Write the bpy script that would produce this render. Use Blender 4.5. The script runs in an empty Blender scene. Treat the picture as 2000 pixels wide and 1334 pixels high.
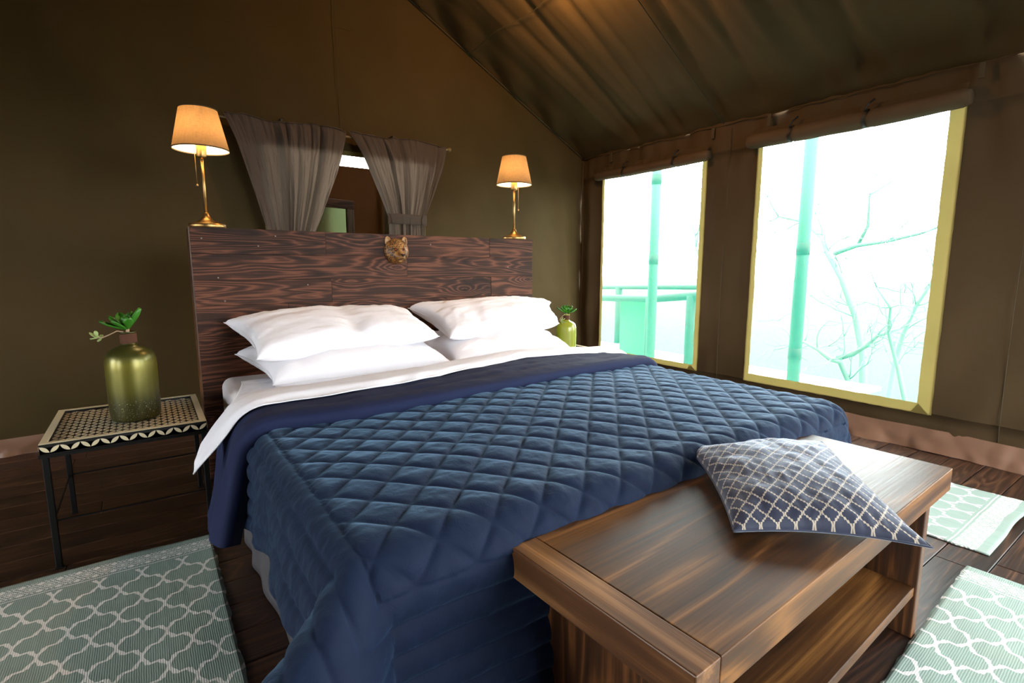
import bpy, bmesh, math, random
import numpy as np
from mathutils import Vector, Matrix, noise as mnoise
random.seed(7); RNG = np.random.default_rng(7)
sc = bpy.context.scene
COL = sc.collection

# ------------------------------------------------------------------ camera
CAM = (-.182, -2.785, 1.018); YAW, PIT = -.6145, -.1424
cd = bpy.data.cameras.new('camera'); co = bpy.data.objects.new('camera', cd); COL.objects.link(co)
cd.sensor_width = 36; cd.lens = 1009.7/2000*36; cd.clip_start = .02; cd.clip_end = 300
co.location = CAM; co.rotation_euler = (math.pi/2+PIT, 0, YAW); sc.camera = co

# ------------------------------------------------------------------ world, lights, exposure
w = bpy.data.worlds.new('sky'); sc.world = w; w.use_nodes = True
bg = w.node_tree.nodes['Background']
SKY = 16.5
bg.inputs[0].default_value = (.975, .99, 1, 1); bg.inputs[1].default_value = SKY
sc.view_settings.view_transform = 'Standard'; sc.view_settings.look = 'None'
sc.view_settings.exposure = 0; sc.view_settings.gamma = 1; sc.view_settings.use_curve_mapping = False
PX, PY, PZ = 1.78, -.42, 2.66   # lamp added just above the frame for a warm glow on the roof
BULB = 180.0            # radiance of the glowing bulb in each table lamp
sc.cycles.max_bounces = 10; sc.cycles.diffuse_bounces = 6; sc.cycles.transparent_max_bounces = 12
sc.cycles.caustics_reflective = False; sc.cycles.caustics_refractive = False
sc.cycles.sample_clamp_indirect = 6

# ------------------------------------------------------------------ material helpers
def lin(c):
    if isinstance(c, str):
        c = [int(c[i:i+2], 16)/255 for i in (1, 3, 5)]
        c = [x/12.92 if x <= .04045 else ((x+.055)/1.055)**2.4 for x in c]
    return (*c[:3], 1)
class NT:
    def __init__(s, name):
        s.m = bpy.data.materials.new(name); s.m.use_nodes = True; s.t = s.m.node_tree
        s.bs = s.t.nodes['Principled BSDF']; s.out = s.t.nodes['Material Output']; s._c = {}
    def n(s, typ, **kw):
        nd = s.t.nodes.new(typ)
        for k, v in kw.items(): setattr(nd, k, v)
        return nd
    def set(s, sock, v):
        if hasattr(v, 'is_output') or isinstance(v, bpy.types.NodeSocket): s.t.links.new(v, sock)
        else: sock.default_value = v
    def math(s, op, *a, clamp=False):
        nd = s.n('ShaderNodeMath', operation=op, use_clamp=clamp)
        for i, v in enumerate(a): s.set(nd.inputs[i], v)
        return nd.outputs[0]
    def coord(s, kind='Object'):
        if kind not in s._c: s._c[kind] = s.n('ShaderNodeTexCoord').outputs[kind]
        return s._c[kind]
    def mapping(s, vec, scale=(1, 1, 1), loc=(0, 0, 0), rot=(0, 0, 0)):
        nd = s.n('ShaderNodeMapping'); s.set(nd.inputs[0], vec)
        nd.inputs['Scale'].default_value = scale; nd.inputs['Location'].default_value = loc; nd.inputs['Rotation'].default_value = rot
        return nd.outputs[0]
    def noise(s, vec, scale=5, detail=3, rough=.5, dist=0):
        nd = s.n('ShaderNodeTexNoise'); s.set(nd.inputs['Vector'], vec)
        nd.inputs['Scale'].default_value = scale; nd.inputs['Detail'].default_value = detail
        nd.inputs['Roughness'].default_value = rough; nd.inputs['Distortion'].default_value = dist
        return nd.outputs[0]
    def ramp(s, fac, stops, interp='LINEAR'):
        nd = s.n('ShaderNodeValToRGB'); cr = nd.color_ramp; cr.interpolation = interp
        while len(cr.elements) < len(stops): cr.elements.new(.5)
        for e, (p, c) in zip(cr.elements, stops): e.position = p; e.color = lin(c)
        s.set(nd.inputs[0], fac); return nd.outputs[0]
    def mix(s, fac, a, b, mode='MIX'):
        nd = s.n('ShaderNodeMix', data_type='RGBA', blend_type=mode)
        s.set(nd.inputs[0], fac); s.set(nd.inputs[6], a if not isinstance(a, str) else lin(a)); s.set(nd.inputs[7], b if not isinstance(b, str) else lin(b))
        return nd.outputs[2]
    def bump(s, h, strength=.3, dist=.01):
        nd = s.n('ShaderNodeBump'); nd.inputs['Strength'].default_value = strength; nd.inputs['Distance'].default_value = dist
        s.set(nd.inputs['Height'], h); s.set(s.bs.inputs['Normal'], nd.outputs[0]); return nd.outputs[0]
    def p(s, **kw):
        for k, v in kw.items():
            k = k.replace('_', ' ')
            s.set(s.bs.inputs[k], lin(v) if isinstance(v, str) else v)
        return s
    def surf(s, sh): s.t.links.new(sh, s.out.inputs[0])
    def mixsh(s, fac, a, b):
        nd = s.n('ShaderNodeMixShader'); s.set(nd.inputs[0], fac); s.t.links.new(a, nd.inputs[1]); s.t.links.new(b, nd.inputs[2]); return nd.outputs[0]

def wood(name, dark, mid, light, axis=0, scale=1.0, rough=.45, contrast=1, spec=.5, knots=True, rings=15):
    t = NT(name)
    oi = t.n('ShaderNodeObjectInfo').outputs['Random']
    off = t.n('ShaderNodeCombineXYZ')
    for i, k in enumerate((37., 53., 91.)): t.set(off.inputs[i], t.math('MULTIPLY', oi, k))
    va = t.n('ShaderNodeVectorMath', operation='ADD'); t.set(va.inputs[0], t.coord()); t.set(va.inputs[1], off.outputs[0])
    sc_ = [6.0*scale]*3; sc_[axis] = .55*scale
    v = t.mapping(va.outputs[0], tuple(sc_))
    n1 = t.noise(v, 1.0, 3, .5, .35)
    if knots:
        sk = [4.2*scale]*3; sk[axis] = 1.7*scale
        vo = t.n('ShaderNodeTexVoronoi'); t.set(vo.inputs['Vector'], t.mapping(va.outputs[0], tuple(sk))); vo.inputs['Scale'].default_value = 1
        kd = vo.outputs['Distance']
        kn = t.math('POWER', t.math('SUBTRACT', 1, t.math('MULTIPLY', kd, 2.2), clamp=True), 2.0)
        n1 = t.math('ADD', n1, t.math('MULTIPLY', kn, .30))
    rg = t.math('POWER', t.math('MULTIPLY', t.math('ABSOLUTE', t.math('SUBTRACT', t.math('FRACT', t.math('MULTIPLY', n1, rings)), .5)), 2.0), 1.6)
    st = [150.*scale]*3; st[axis] = 3.0*scale
    n2 = t.noise(t.mapping(va.outputs[0], tuple(st)), 1.0, 4, .65)
    st3 = [2.5]*3; st3[axis] = 1.2
    n3 = t.noise(t.mapping(va.outputs[0], tuple(st3)), 1.0, 3, .6)
    f = t.math('ADD', t.math('MULTIPLY', rg, .26*contrast), t.math('ADD', t.math('MULTIPLY', n2, .58), t.math('MULTIPLY', n3, .55)))
    c = t.ramp(f, [(.42, dark), (.66, mid), (.88, light), (1.0, light)])
    if knots:
        kk = t.math('GREATER_THAN', kn, .80)
        c = t.mix(t.math('MULTIPLY', kk, .75), c, dark)
    t.p(Base_Color=c, Roughness=t.math('ADD', rough-.08, t.math('MULTIPLY', n2, .2)))
    t.bs.inputs['Specular IOR Level'].default_value = spec
    t.bump(t.math('ADD', n2, t.math('MULTIPLY', rg, .25)), .25, .0015)
    return t.m

def cloth(name, col, var=.12, weave=900, rough=.85, sheen=0, bump=.25, blotch=4, col2=None, trans=0, wr=0, wrs=14):
    t = NT(name)
    n = t.noise(t.coord(), blotch, 4, .6); nf = t.noise(t.coord(), weave, 1, .5)
    c1 = np.array(lin(col)); c2 = np.array(lin(col2)) if col2 else c1*(1-var*2)
    c2[3] = 1
    c = t.mix(t.math('MULTIPLY', n, 1.0), tuple(c1), tuple(c2))
    t.p(Base_Color=c, Roughness=rough); t.bs.inputs['Specular IOR Level'].default_value = .2
    if sheen:
        t.bs.inputs['Sheen Weight'].default_value = sheen; t.bs.inputs['Sheen Roughness'].default_value = .35
    h = t.math('MULTIPLY', nf, .15)
    if wr:
        nw = t.noise(t.coord(), wrs, 3, .55, .8)
        h = t.math('ADD', h, t.math('MULTIPLY', t.math('ABSOLUTE', t.math('SUBTRACT', nw, .5)), wr))
    t.bump(h, bump, .01)
    if trans:
        tr = t.n('ShaderNodeBsdfTranslucent'); t.set(tr.inputs[0], c)
        t.surf(t.mixsh(trans, t.bs.outputs[0], tr.outputs[0]))
    return t
def metal(name, col, rough=.3, metallic=1):
    t = NT(name); t.p(Base_Color=col, Roughness=rough, Metallic=metallic)
    t.bump(t.noise(t.coord(), 220, 2), .03, .002); return t.m

# ------------------------------------------------------------------ mesh helpers
def link(name, me, mat=None, parent=None, smooth=False):
    o = bpy.data.objects.new(name, me); COL.objects.link(o)
    if mat is not None and not me.materials: me.materials.append(mat)
    if smooth: me.polygons.foreach_set('use_smooth', [True]*len(me.polygons))
    if parent: o.parent = parent
    return o
def mesh(name, vs, fs, mat=None, parent=None, smooth=False, loc=None):
    me = bpy.data.meshes.new(name); me.from_pydata([tuple(map(float, v)) for v in vs], [], fs); me.update()
    o = link(name, me, mat, parent, smooth)
    if loc: o.location = loc
    return o
def thing(name, label, cat, loc=(0, 0, 0), rz=0, group=None):
    o = bpy.data.objects.new(name, None); COL.objects.link(o); o.location = loc; o.rotation_euler = (0, 0, rz)
    o.empty_display_size = .1; return tag(o, label, cat, group)
def tag(o, label, cat, group=None):
    o['label'] = label; o['category'] = cat
    if group: o['group'] = group
    return o
def struct(o, label=None):
    o['kind'] = 'structure'
    if label: o['label'] = label
    return o
def bm_box(bm, c, s, bev=0, rot=None, seg=1):
    r = bmesh.ops.create_cube(bm, size=1, matrix=Matrix.Translation(c) @ (rot or Matrix.Identity(4)) @ Matrix.Diagonal((*s, 1)))
    if bev:
        es = list({e for v in r['verts'] for e in v.link_edges})
        bmesh.ops.bevel(bm, geom=es, offset=bev, segments=seg, affect='EDGES', profile=.5)
def box(name, lo, hi, mat, parent=None, bev=.002, seg=1, center=True):
    lo = Vector(lo); hi = Vector(hi); c = (lo+hi)/2; bm = bmesh.new()
    bm_box(bm, (0, 0, 0) if center else c, hi-lo, min(bev, min(hi-lo)*.45), seg=seg)
    me = bpy.data.meshes.new(name); bm.to_mesh(me); bm.free()
    o = link(name, me, mat, parent)
    if center: o.location = c
    return o
def lathe(name, prof, mat, parent=None, seg=32, loc=None, smooth=True):
    vs = []; fs = []
    for r, z in prof:
        for k in range(seg):
            a = 2*math.pi*k/seg; vs.append((r*math.cos(a), r*math.sin(a), z))
    for i in range(len(prof)-1):
        for k in range(seg):
            k2 = (k+1) % seg; fs.append((i*seg+k, i*seg+k2, (i+1)*seg+k2, (i+1)*seg+k))
    if prof[0][0] > 1e-4: pass
    return mesh(name, vs, fs, mat, parent, smooth, loc)
def tube(name, pts, rad, mat, parent=None, seg=8, smooth=True, cap=True):
    pts = [Vector(p) for p in pts]; n = len(pts)
    rr = rad if isinstance(rad, (list, tuple)) else [rad]*n
    vs = []; fs = []; t0 = None
    for i, p in enumerate(pts):
        t = (pts[min(i+1, n-1)]-pts[max(i-1, 0)]).normalized()
        if t0 is None: a = t.orthogonal().normalized()
        else:
            a = (a-t*a.dot(t)).normalized()
        t0 = t; b = t.cross(a)
        for k in range(seg):
            an = 2*math.pi*k/seg; vs.append(p+(a*math.cos(an)+b*math.sin(an))*rr[i])
    for i in range(n-1):
        for k in range(seg):
            k2 = (k+1) % seg; fs.append((i*seg+k, i*seg+k2, (i+1)*seg+k2, (i+1)*seg+k))
    if cap: fs.append(tuple(range(seg-1, -1, -1))); fs.append(tuple(range((n-1)*seg, n*seg)))
    return vs, fs
def otube(name, pts, rad, mat, parent=None, seg=8, smooth=True):
    vs, fs = tube(name, pts, rad, mat, parent, seg); return mesh(name, vs, fs, mat, parent, smooth)
def grid_faces(nu, nv, skip=None):
    fs = []
    for i in range(nu-1):
        for j in range(nv-1):
            if skip is not None and skip(i, j): continue
            fs.append((i*nv+j, (i+1)*nv+j, (i+1)*nv+j+1, i*nv+j+1))
    return fs
def gmesh(name, P, mat, parent=None, skip=None, flip=False, smooth=True, solid=0):
    nu, nv = P.shape[:2]; fs = grid_faces(nu, nv, skip)
    if flip: fs = [f[::-1] for f in fs]
    me = bpy.data.meshes.new(name); me.from_pydata(P.reshape(-1, 3).tolist(), [], fs); me.update()
    o = link(name, me, mat, parent, smooth)
    if solid:
        md = o.modifiers.new('solid', 'SOLIDIFY'); md.thickness = solid; md.offset = -1
    return o
_T = RNG.random((64, 64, 64))
def vnoise(x, y, z=0.0):
    x, y, z = np.broadcast_arrays(np.asarray(x, float), np.asarray(y, float), np.asarray(z, float))
    xi, yi, zi = np.floor(x).astype(int), np.floor(y).astype(int), np.floor(z).astype(int)
    f = lambda t: t*t*(3-2*t); u, v, w_ = f(x-xi), f(y-yi), f(z-zi); r = 0
    for a in (0, 1):
        for b in (0, 1):
            for c in (0, 1):
                r = r + _T[(xi+a) % 64, (yi+b) % 64, (zi+c) % 64]*(u if a else 1-u)*(v if b else 1-v)*(w_ if c else 1-w_)
    return r*2-1
def fbm(x, y, z=0.0, o=3):
    r = 0; a = 1
    for k in range(o): r = r+a*vnoise(x*2**k+k*7.3, y*2**k+k*3.1, z); a *= .5
    return r
def normals(P):
    du = np.gradient(P, axis=0); dv = np.gradient(P, axis=1); n = np.cross(du, dv)
    return n/np.maximum(np.linalg.norm(n, axis=2, keepdims=True), 1e-9)
sstep = lambda a, b, x: (lambda t: t*t*(3-2*t))(np.clip((x-a)/(b-a), 0, 1))

# ------------------------------------------------------------------ materials
def canvas(name, col, col2, trans=.0, sc1=2.2):
    t = cloth(name, col, col2=col2, blotch=sc1, weave=700, rough=.8, bump=.5, wr=.35, wrs=3.0)
    # faint pale scuffs
    t2 = t.noise(t.mapping(t.coord(), (3, 3, 3)), 6, 6, .75, 1.5)
    return t.m
M = {}
M['canvas'] = canvas('olive canvas', '#45371b', '#372c14')
M['canvas_side'] = canvas('brown olive canvas', '#4a3a24', '#3c2f1c')
M['canvas_roof'] = canvas('roof canvas', '#4e3c20', '#3c321c')
M['bathroom'] = canvas('bathroom canvas', '#7a4a24', '#5e3a1e')
M['skirt'] = NT('brown vinyl').p(Base_Color='#7c5c48', Roughness=.42).m
M['trim'] = cloth('khaki webbing', '#7d7040', weave=500, trans=.28, bump=.2).m
M['pale'] = cloth('pale green canvas', '#a9b592', var=.05).m  # lightened to stand in for sunlit canvas reflected in the bathroom mirror
M['blind'] = canvas('blind canvas', '#54442f', '#463826')
M['seam'] = cloth('seam tape', '#4a4230', weave=500).m
M['headwood'] = wood('walnut stained pine', '#140a06', '#392116', '#673f2d', 0, 1.25, .62, 1.2, spec=.22)
M['bench_x'] = wood('brown stained pine', '#201108', '#4b2e13', '#7e552a', 0, .8, .40, 1.0, spec=.35, rings=6)
M['bench_y'] = wood('brown stained pine across', '#2a180d', '#5a3a1f', '#8f6740', 1, .9, .34, .9, rings=6)
M['bench_z'] = wood('brown stained pine upright', '#26160b', '#4c2d15', '#7c4f28', 2, .9, .4, 1.0)
M['floor'] = wood('dark stained floorboards', '#120906', '#2e1a0f', '#563823', 0, 1.0, .40, .9, spec=.5, knots=True)
M['sub'] = NT('dark joint').p(Base_Color='#080503', Roughness=.9).m
M['white'] = cloth('white cotton', '#e8e8ee', var=.02, weave=1200, rough=.75, wr=.8, wrs=6, bump=.5).m
M['whiteb'] = cloth('bright white cotton', '#e9e6ea', var=.02, weave=1200, rough=.8, wr=.3, wrs=9, bump=.3).m
M['valance'] = cloth('grey valance cloth', '#4e4c50', weave=800).m
M['iron'] = NT('black iron').p(Base_Color='#070606', Roughness=.5, Specular_IOR_Level=.25).m
M['bone'] = NT('bone inlay').p(Base_Color='#c9bd9c', Roughness=.4).m
M['resin'] = NT('black resin').p(Base_Color='#060505', Roughness=.45).m
M['brass'] = metal('brushed brass', '#b8935a', .36)
M['black'] = NT('black strap').p(Base_Color='#0c0a09', Roughness=.6).m
M['mat_rod'] = NT('wood rod').p(Base_Color='#7a6a4a', Roughness=.6).m

# velvet
t = NT('navy velvet'); n = t.noise(t.coord(), 9, 5, .65, .6); n2 = t.noise(t.coord(), 45, 3, .6, 1.2)
t.p(Base_Color=t.mix(n, '#0a1226', '#11203a'), Roughness=.75)
t.bs.inputs['Sheen Weight'].default_value = .55; t.bs.inputs['Sheen Roughness'].default_value = .4
t.bs.inputs['Sheen Tint'].default_value = lin('#7ca3c4'); t.bs.inputs['Specular IOR Level'].default_value = .15
t.bump(t.math('ADD', t.math('MULTIPLY', t.math('ABSOLUTE', t.math('SUBTRACT', n2, .5)), .6), t.math('MULTIPLY', n, .35)), .22, .012)
M['velvet'] = t.m
t = cloth('navy cotton backing', '#1a2240', var=.05, weave=900, rough=.85, sheen=0, wr=.25, wrs=12); M['backing'] = t.m

def trellis(t, vec, pu, pv, line, jog=.09, straight=False):
    """white ogee lattice: returns 0/1 factor of the printed line"""
    sp = t.n('ShaderNodeSeparateXYZ'); t.set(sp.inputs[0], vec)
    u = t.math('MULTIPLY', sp.outputs[0], 1/pu); v = t.math('MULTIPLY', sp.outputs[1], 1/pv)
    pp = lambda x: t.math('ABSOLUTE', t.math('SUBTRACT', t.math('FRACT', t.math('ADD', x, .5)), .5))
    uu = pp(u); vv = pp(v)                       # 0..0.5
    co_ = t.math('COSINE', t.math('MULTIPLY', vv, 2*math.pi)); ab = t.math('MAXIMUM', t.math('ABSOLUTE', co_), .03)
    c = t.math('MULTIPLY', t.math('MULTIPLY', t.math('SIGN', co_), t.math('POWER', ab, .80)), .25)
    s1 = t.math('MULTIPLY', t.math('GREATER_THAN', vv, .16), t.math('LESS_THAN', vv, .25))
    s2 = t.math('MULTIPLY', t.math('GREATER_THAN', vv, .25), t.math('LESS_THAN', vv, .34))
    if straight:
        c = t.math('SUBTRACT', .25, vv); k8 = t.math('FRACT', t.math('MULTIPLY', vv, 8)); c = t.math('ADD', c, t.math('MULTIPLY', t.math('SUBTRACT', k8, .5), .085)); ab = 1.0; co_ = 0
    saw = t.math('ADD', t.math('MULTIPLY', s1, t.math('SUBTRACT', vv, .16)), t.math('MULTIPLY', s2, t.math('SUBTRACT', vv, .34)))
    edge = t.math('ADD', t.math('ADD', c, .25), t.math('MULTIPLY', saw, jog/.09))
    F = t.math('ABSOLUTE', t.math('SUBTRACT', uu, edge))
    sl = t.math('MULTIPLY', t.math('MULTIPLY', t.math('POWER', ab, -.20), t.math('SINE', t.math('MULTIPLY', vv, 2*math.pi))), 1.25*pu/pv*1.0)
    g = t.math('MULTIPLY', t.math('SQRT', t.math('ADD', 1, t.math('MULTIPLY', sl, sl))), .62)
    ln_ = t.math('LESS_THAN', F, t.math('MULTIPLY', g, line))
    if not straight:
        con = t.math('MULTIPLY', t.math('LESS_THAN', t.math('ABSOLUTE', t.math('SUBTRACT', vv, .25)), line*.42), t.math('LESS_THAN', t.math('ABSOLUTE', t.math('SUBTRACT', uu, .25)), jog+line*.5))
        ln_ = t.math('MAXIMUM', ln_, con)
    return ln_, sp

def rug_mat(name, base, white, flipy, L):
    """object x across, y along; printed diamond band at both y ends"""
    t = NT(name)
    vec = t.coord(); wob = t.noise(vec, 9, 2)
    v2 = t.n('ShaderNodeVectorMath', operation='ADD'); t.set(v2.inputs[0], vec)
    cw = t.n('ShaderNodeCombineXYZ'); ww = t.math('MULTIPLY', t.math('SUBTRACT', wob, .5), .012)
    t.set(cw.inputs[0], ww); t.set(cw.inputs[1], ww); t.set(v2.inputs[1], cw.outputs[0])
    vec2 = v2.outputs[0]
    line, sp = trellis(t, t.mapping(vec2, loc=(.045, .0, 0)), .114, .155, .062)
    sy = t.n('ShaderNodeSeparateXYZ'); t.set(sy.inputs[0], vec2)
    dist = t.math('SUBTRACT', L/2, t.math('ABSOLUTE', sy.outputs[1]))     # distance from the nearest end
    field = t.math('GREATER_THAN', dist, .125)
    # band: overlapping diamonds, two rows + dots + two rules
    bx = t.math('MULTIPLY', sy.outputs[0], 1/.047); by = t.math('MULTIPLY', dist, 1/.047)
    fr = lambda x: t.math('ABSOLUTE', t.math('SUBTRACT', t.math('FRACT', x), .5))
    dsum = t.math('ADD', fr(bx), fr(by))                       # diamond field 0..1
    rng = t.math('FRACT', t.math('MULTIPLY', dsum, 4.0))
    lines = t.math('LESS_THAN', rng, .42)
    core = t.math('GREATER_THAN', dsum, .80); core2 = t.math('LESS_THAN', dsum, .16)
    b1 = t.math('MAXIMUM', t.math('MAXIMUM', lines, core), core2)
    inb = t.math('MULTIPLY', t.math('GREATER_THAN', dist, .035), t.math('LESS_THAN', dist, .102))
    rule = t.math('LESS_THAN', t.math('ABSOLUTE', t.math('SUBTRACT', dist, .112)), .0022)
    band = t.math('MAXIMUM', t.math('MULTIPLY', b1, inb), rule)
    patt = t.math('MAXIMUM', t.math('MULTIPLY', line, field), band)
    rib = t.n('ShaderNodeTexWave', wave_type='BANDS', bands_direction='X'); t.set(rib.inputs[0], vec)
    rib.inputs['Scale'].default_value = 62; rib.inputs['Distortion'].default_value = 1.2; rib.inputs['Detail'].default_value = 2
    st = t.noise(t.mapping(vec, (60, 2.5, 1)), 1, 4, .6); bl = t.noise(vec, 3.5, 4, .6)
    bc = t.mix(st, base, tuple(np.array(lin(base))*[.72, .76, .76, 1])); bc = t.mix(t.math('MULTIPLY', t.ramp(bl, [(.5, '#000000'), (.8, '#ffffff')]), .35), bc, '#8c8670')
    ww2 = t.math('MULTIPLY', patt, t.math('ADD', .82, t.math('MULTIPLY', rib.outputs['Fac'], .14)))
    t.p(Base_Color=t.mix(ww2, bc, white), Roughness=.9); t.bs.inputs['Specular IOR Level'].default_value = .1
    t.bump(t.math('ADD', rib.outputs['Fac'], t.math('MULTIPLY', t.noise(t.mapping(vec, (80, 500, 1)), 1, 2), .8)), .25, .0015)
    return t.m
RUGL = 1.25
M['rug'] = rug_mat('sage cotton dhurrie', '#95a69d', '#e6e4e0', 1, RUGL)

# small trellis cut-velvet cushion (uses UV)
t = NT('trellis cut velvet')
ln, sp = trellis(t, t.mapping(t.coord('UV'), rot=(0, 0, 0)), .044, .044, .066, jog=0, straight=True)
n = t.noise(t.coord(), 22, 4, .6)
t.p(Base_Color=t.mix(ln, t.mix(n, '#13172a', '#2c344c'), '#b0a593'), Roughness=.7)
t.bs.inputs['Sheen Weight'].default_value = .9; t.bs.inputs['Sheen Roughness'].default_value = .4; t.bs.inputs['Sheen Tint'].default_value = lin('#b4c0d0')
t.bump(t.math('ADD', t.math('MULTIPLY', ln, -.8), t.math('MULTIPLY', n, .3)), .6, .003)
M['cushion'] = t.m

# window gauze: green insect mesh, sees through, glows with daylight
def gauze():
    t = NT('green insect gauze')
    wv = t.noise(t.mapping(t.coord(), (1, 160, 160)), 1, 2, .5)
    tp = t.n('ShaderNodeBsdfTransparent'); tp.inputs[0].default_value = (.97, 1, .985, 1)
    tl = t.n('ShaderNodeBsdfTranslucent'); tl.inputs[0].default_value = (.003, .36, .235, 1)
    t.surf(t.mixsh(t.math('ADD', .13, t.math('MULTIPLY', wv, .10)), tp.outputs[0], tl.outputs[0])); return t.m
M['gauze'] = gauze()

# curtain: thin weave, partly see-through
t = cloth('taupe cotton voile', '#62574e', var=.08, weave=1000, rough=.85, bump=.2)
tl = t.n('ShaderNodeBsdfTranslucent'); tl.inputs[0].default_value = lin('#7a6c5c')
tp = t.n('ShaderNodeBsdfTransparent'); nz = t.noise(t.mapping(t.coord(), (260, 10, 60)), 1, 3, .6)
s1 = t.mixsh(t.math('ADD', .18, t.math('MULTIPLY', nz, .5)), t.bs.outputs[0], tl.outputs[0])
t.surf(s1); M['curtain'] = t.m

# lampshade linen
t = NT('linen shade'); n = t.noise(t.mapping(t.coord(), (40, 40, 300)), 1, 3, .7); n2 = t.noise(t.mapping(t.coord(), (150, 150, 20)), 1, 3, .7)
ff = t.math('MULTIPLY', t.math('ADD', n, n2), .5)
cc = t.mix(ff, '#8a7456', '#5a4630'); t.p(Base_Color=cc, Roughness=.9)
tl = t.n('ShaderNodeBsdfTranslucent'); t.set(tl.inputs[0], cc)
t.surf(t.mixsh(.55, t.bs.outputs[0], tl.outputs[0])); M['shade'] = t.m
t = NT('white shade lining'); t.p(Base_Color='#fff6e6', Roughness=.8); tl = t.n('ShaderNodeBsdfTranslucent'); tl.inputs[0].default_value = lin('#fff0d8'); t.surf(t.mixsh(.45, t.bs.outputs[0], tl.outputs[0])); M['shade_in'] = t.m
t = NT('bulb glow'); e = t.n('ShaderNodeEmission'); e.inputs[0].default_value = (1, .70, .38, 1); e.inputs[1].default_value = BULB; t.surf(e.outputs[0]); M['bulb'] = t.m

# ------------------------------------------------------------------ floor
XR, YB, ZE = 3.34, 1.014, 2.035
XLW, YF = -3.9, -4.7
fl = struct(box('floor', (XLW, YF, -.06), (XR, YB, -.022), M['sub'], bev=0), 'dark stained timber floorboards of the tent')
PW = .142; rows = int((YB-YF)/PW)+1; bank = {}
for i in range(rows):
    y1 = YB-i*PW; y0 = max(y1-PW+.0035, YF); x = XLW - random.random()*1.2; y1 = y1
    if y1-y0 < .03: continue
    while x < XR:
        L = random.choice((1.5, 1.8, 2.1, 2.4)); x1 = min(x+L, XR); xs = max(x, XLW)
        if x1-xs > .1:
            key = (round(x1-xs, 3), round(y1-y0, 3))
            o = box('floorboard', (xs+.0012, y0, -.022), (x1-.0012, y1, 0), M['floor'], fl, .0022) if key not in bank else None
            if o is None:
                o = bank[key].copy(); COL.objects.link(o)
            else: bank[key] = o
            o.parent = fl; o.location = ((xs+x1)/2, (y0+y1)/2, -.011+random.uniform(-.0006, .0006)); o.matrix_parent_inverse = fl.matrix_world.inverted() if False else Matrix.Translation(-fl.location)
        x += L
# ------------------------------------------------------------------ tent shell
def roofz(x): return ZE+(XR-x)*.528
RIDGE = -.28
def wall_grid(us, vs_, f): 
    U_, V_ = np.meshgrid(us, vs_, indexing='ij'); return f(U_, V_)
# right wall with two windows in view and one more towards the camera side (out of view)
WIN = [(-.345, .735, .215, 1.84), (-1.845, -.748, .212, 1.86), (-4.2, -2.75, .212, 1.84)]
def lines(lo, hi, cuts, step):
    pts = [lo]+sorted(c for c in cuts if lo < c < hi)+[hi]; out = []
    for a, b in zip(pts, pts[1:]):
        n = max(1, int(round((b-a)/step))); out += list(np.linspace(a, b, n, endpoint=False))
    return np.array(out+[hi])
ys = lines(YF, YB, [q for w_ in WIN for q in w_[:2]], .03)
zs = lines(.0, ZE+.02, [q for w_ in WIN for q in w_[2:]], .05)
def fx(Y, Z):
    d = np.ones_like(Y)
    for a, b, c, e in WIN:                       # folds fade to nothing next to the window frames
        dy = np.maximum(np.maximum(a-Y, Y-b), 0); dz = np.maximum(np.maximum(c-Z, Z-e), 0)
        d = np.minimum(d, sstep(0, .10, np.hypot(dy, dz)))
    f = .016*fbm(Y*4+Z*2.2, Z*1.5, 3.)+.006*np.sin(Y*42+3*np.sin(Z*2+Y*3))*sstep(1.2, 2.0, Z)
    f = f + .03*np.exp(-((Y-YB+.13)/.045)**2)*np.minimum(1, (2.03-Z)*3)    # loose corner fold
    P = np.stack([XR-.012-f*d*1.0, Y, Z], -1); return P
P = wall_grid(ys, zs, fx)
def skipw(i, j):
    cy, cz = (ys[i]+ys[i+1])/2, (zs[j]+zs[j+1])/2
    return any(a < cy < b and c < cz < e for a, b, c, e in WIN)
wr = struct(gmesh('wall_right', P, M['canvas_side'], skip=skipw), 'olive brown canvas side wall with two mesh windows')
def seam(pts, parent, wdt=.006, mat='seam'):
    o = otube('seam', pts, wdt*.35, M[mat], parent, 5); return o
for ysm in (-.53, -2.14, .86):
    seam([(XR-.016-.006*abs(math.sin(z*5)), ysm+.01*math.sin(z*2), z) for z in np.linspace(.13, 2.0, 14)], wr)
seam([(XR-.03, y, ZE-.005+.004*math.sin(y*17)) for y in np.linspace(YF, YB, 90)], wr, .010, 'canvas_side')
seam([(XR-.02, YB-.018+.006*math.sin(z*4), z) for z in np.linspace(.0, 2.0, 14)], wr, .03, 'canvas_side')
# small hanging tabs under the eave
for y in (.62, -.40, -.82, -1.90):
    box('hanging_tab', (XR-.045, y-.012, ZE-.085), (XR-.036, y+.012, ZE-.01), M['seam'], wr, .001)

# back (gable) wall with the bathroom opening
OP = (.50, 1.66, .9, 1.835)
xs = lines(XLW, XR, OP[:2], .05); vz = lines(0, 1, [OP[2]/4, OP[3]/4], .0125)
X, V = np.meshgrid(xs, vz*4, indexing='ij')
P = np.stack([X, np.zeros_like(X), V], -1)
top = np.where(xs > RIDGE, roofz(xs), roofz(RIDGE)-(RIDGE-xs)*.528)
Z = np.minimum(V, top[:, None]+.01)
f = .020*fbm(X*2.2+V*1.3, V*1.3-X*.4, 5.)+.012*np.abs(vnoise((X+.7*V)*6, V*.8, 3.))*sstep(1.8, 2.8, X)+.012*np.sin((X*.8+V*.55)*9+1.5*np.sin(V*2))*sstep(2.2, 3.3, X+.35*V)
f = f+.035*np.exp(-((X-3.05-.06*(2-V))/.06)**2)*sstep(2.05, 1.5, V)
dd = np.hypot(np.maximum(np.maximum(OP[0]-X, X-OP[1]), 0), np.maximum(np.maximum(OP[2]-V, V-OP[3]), 0))
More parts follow.
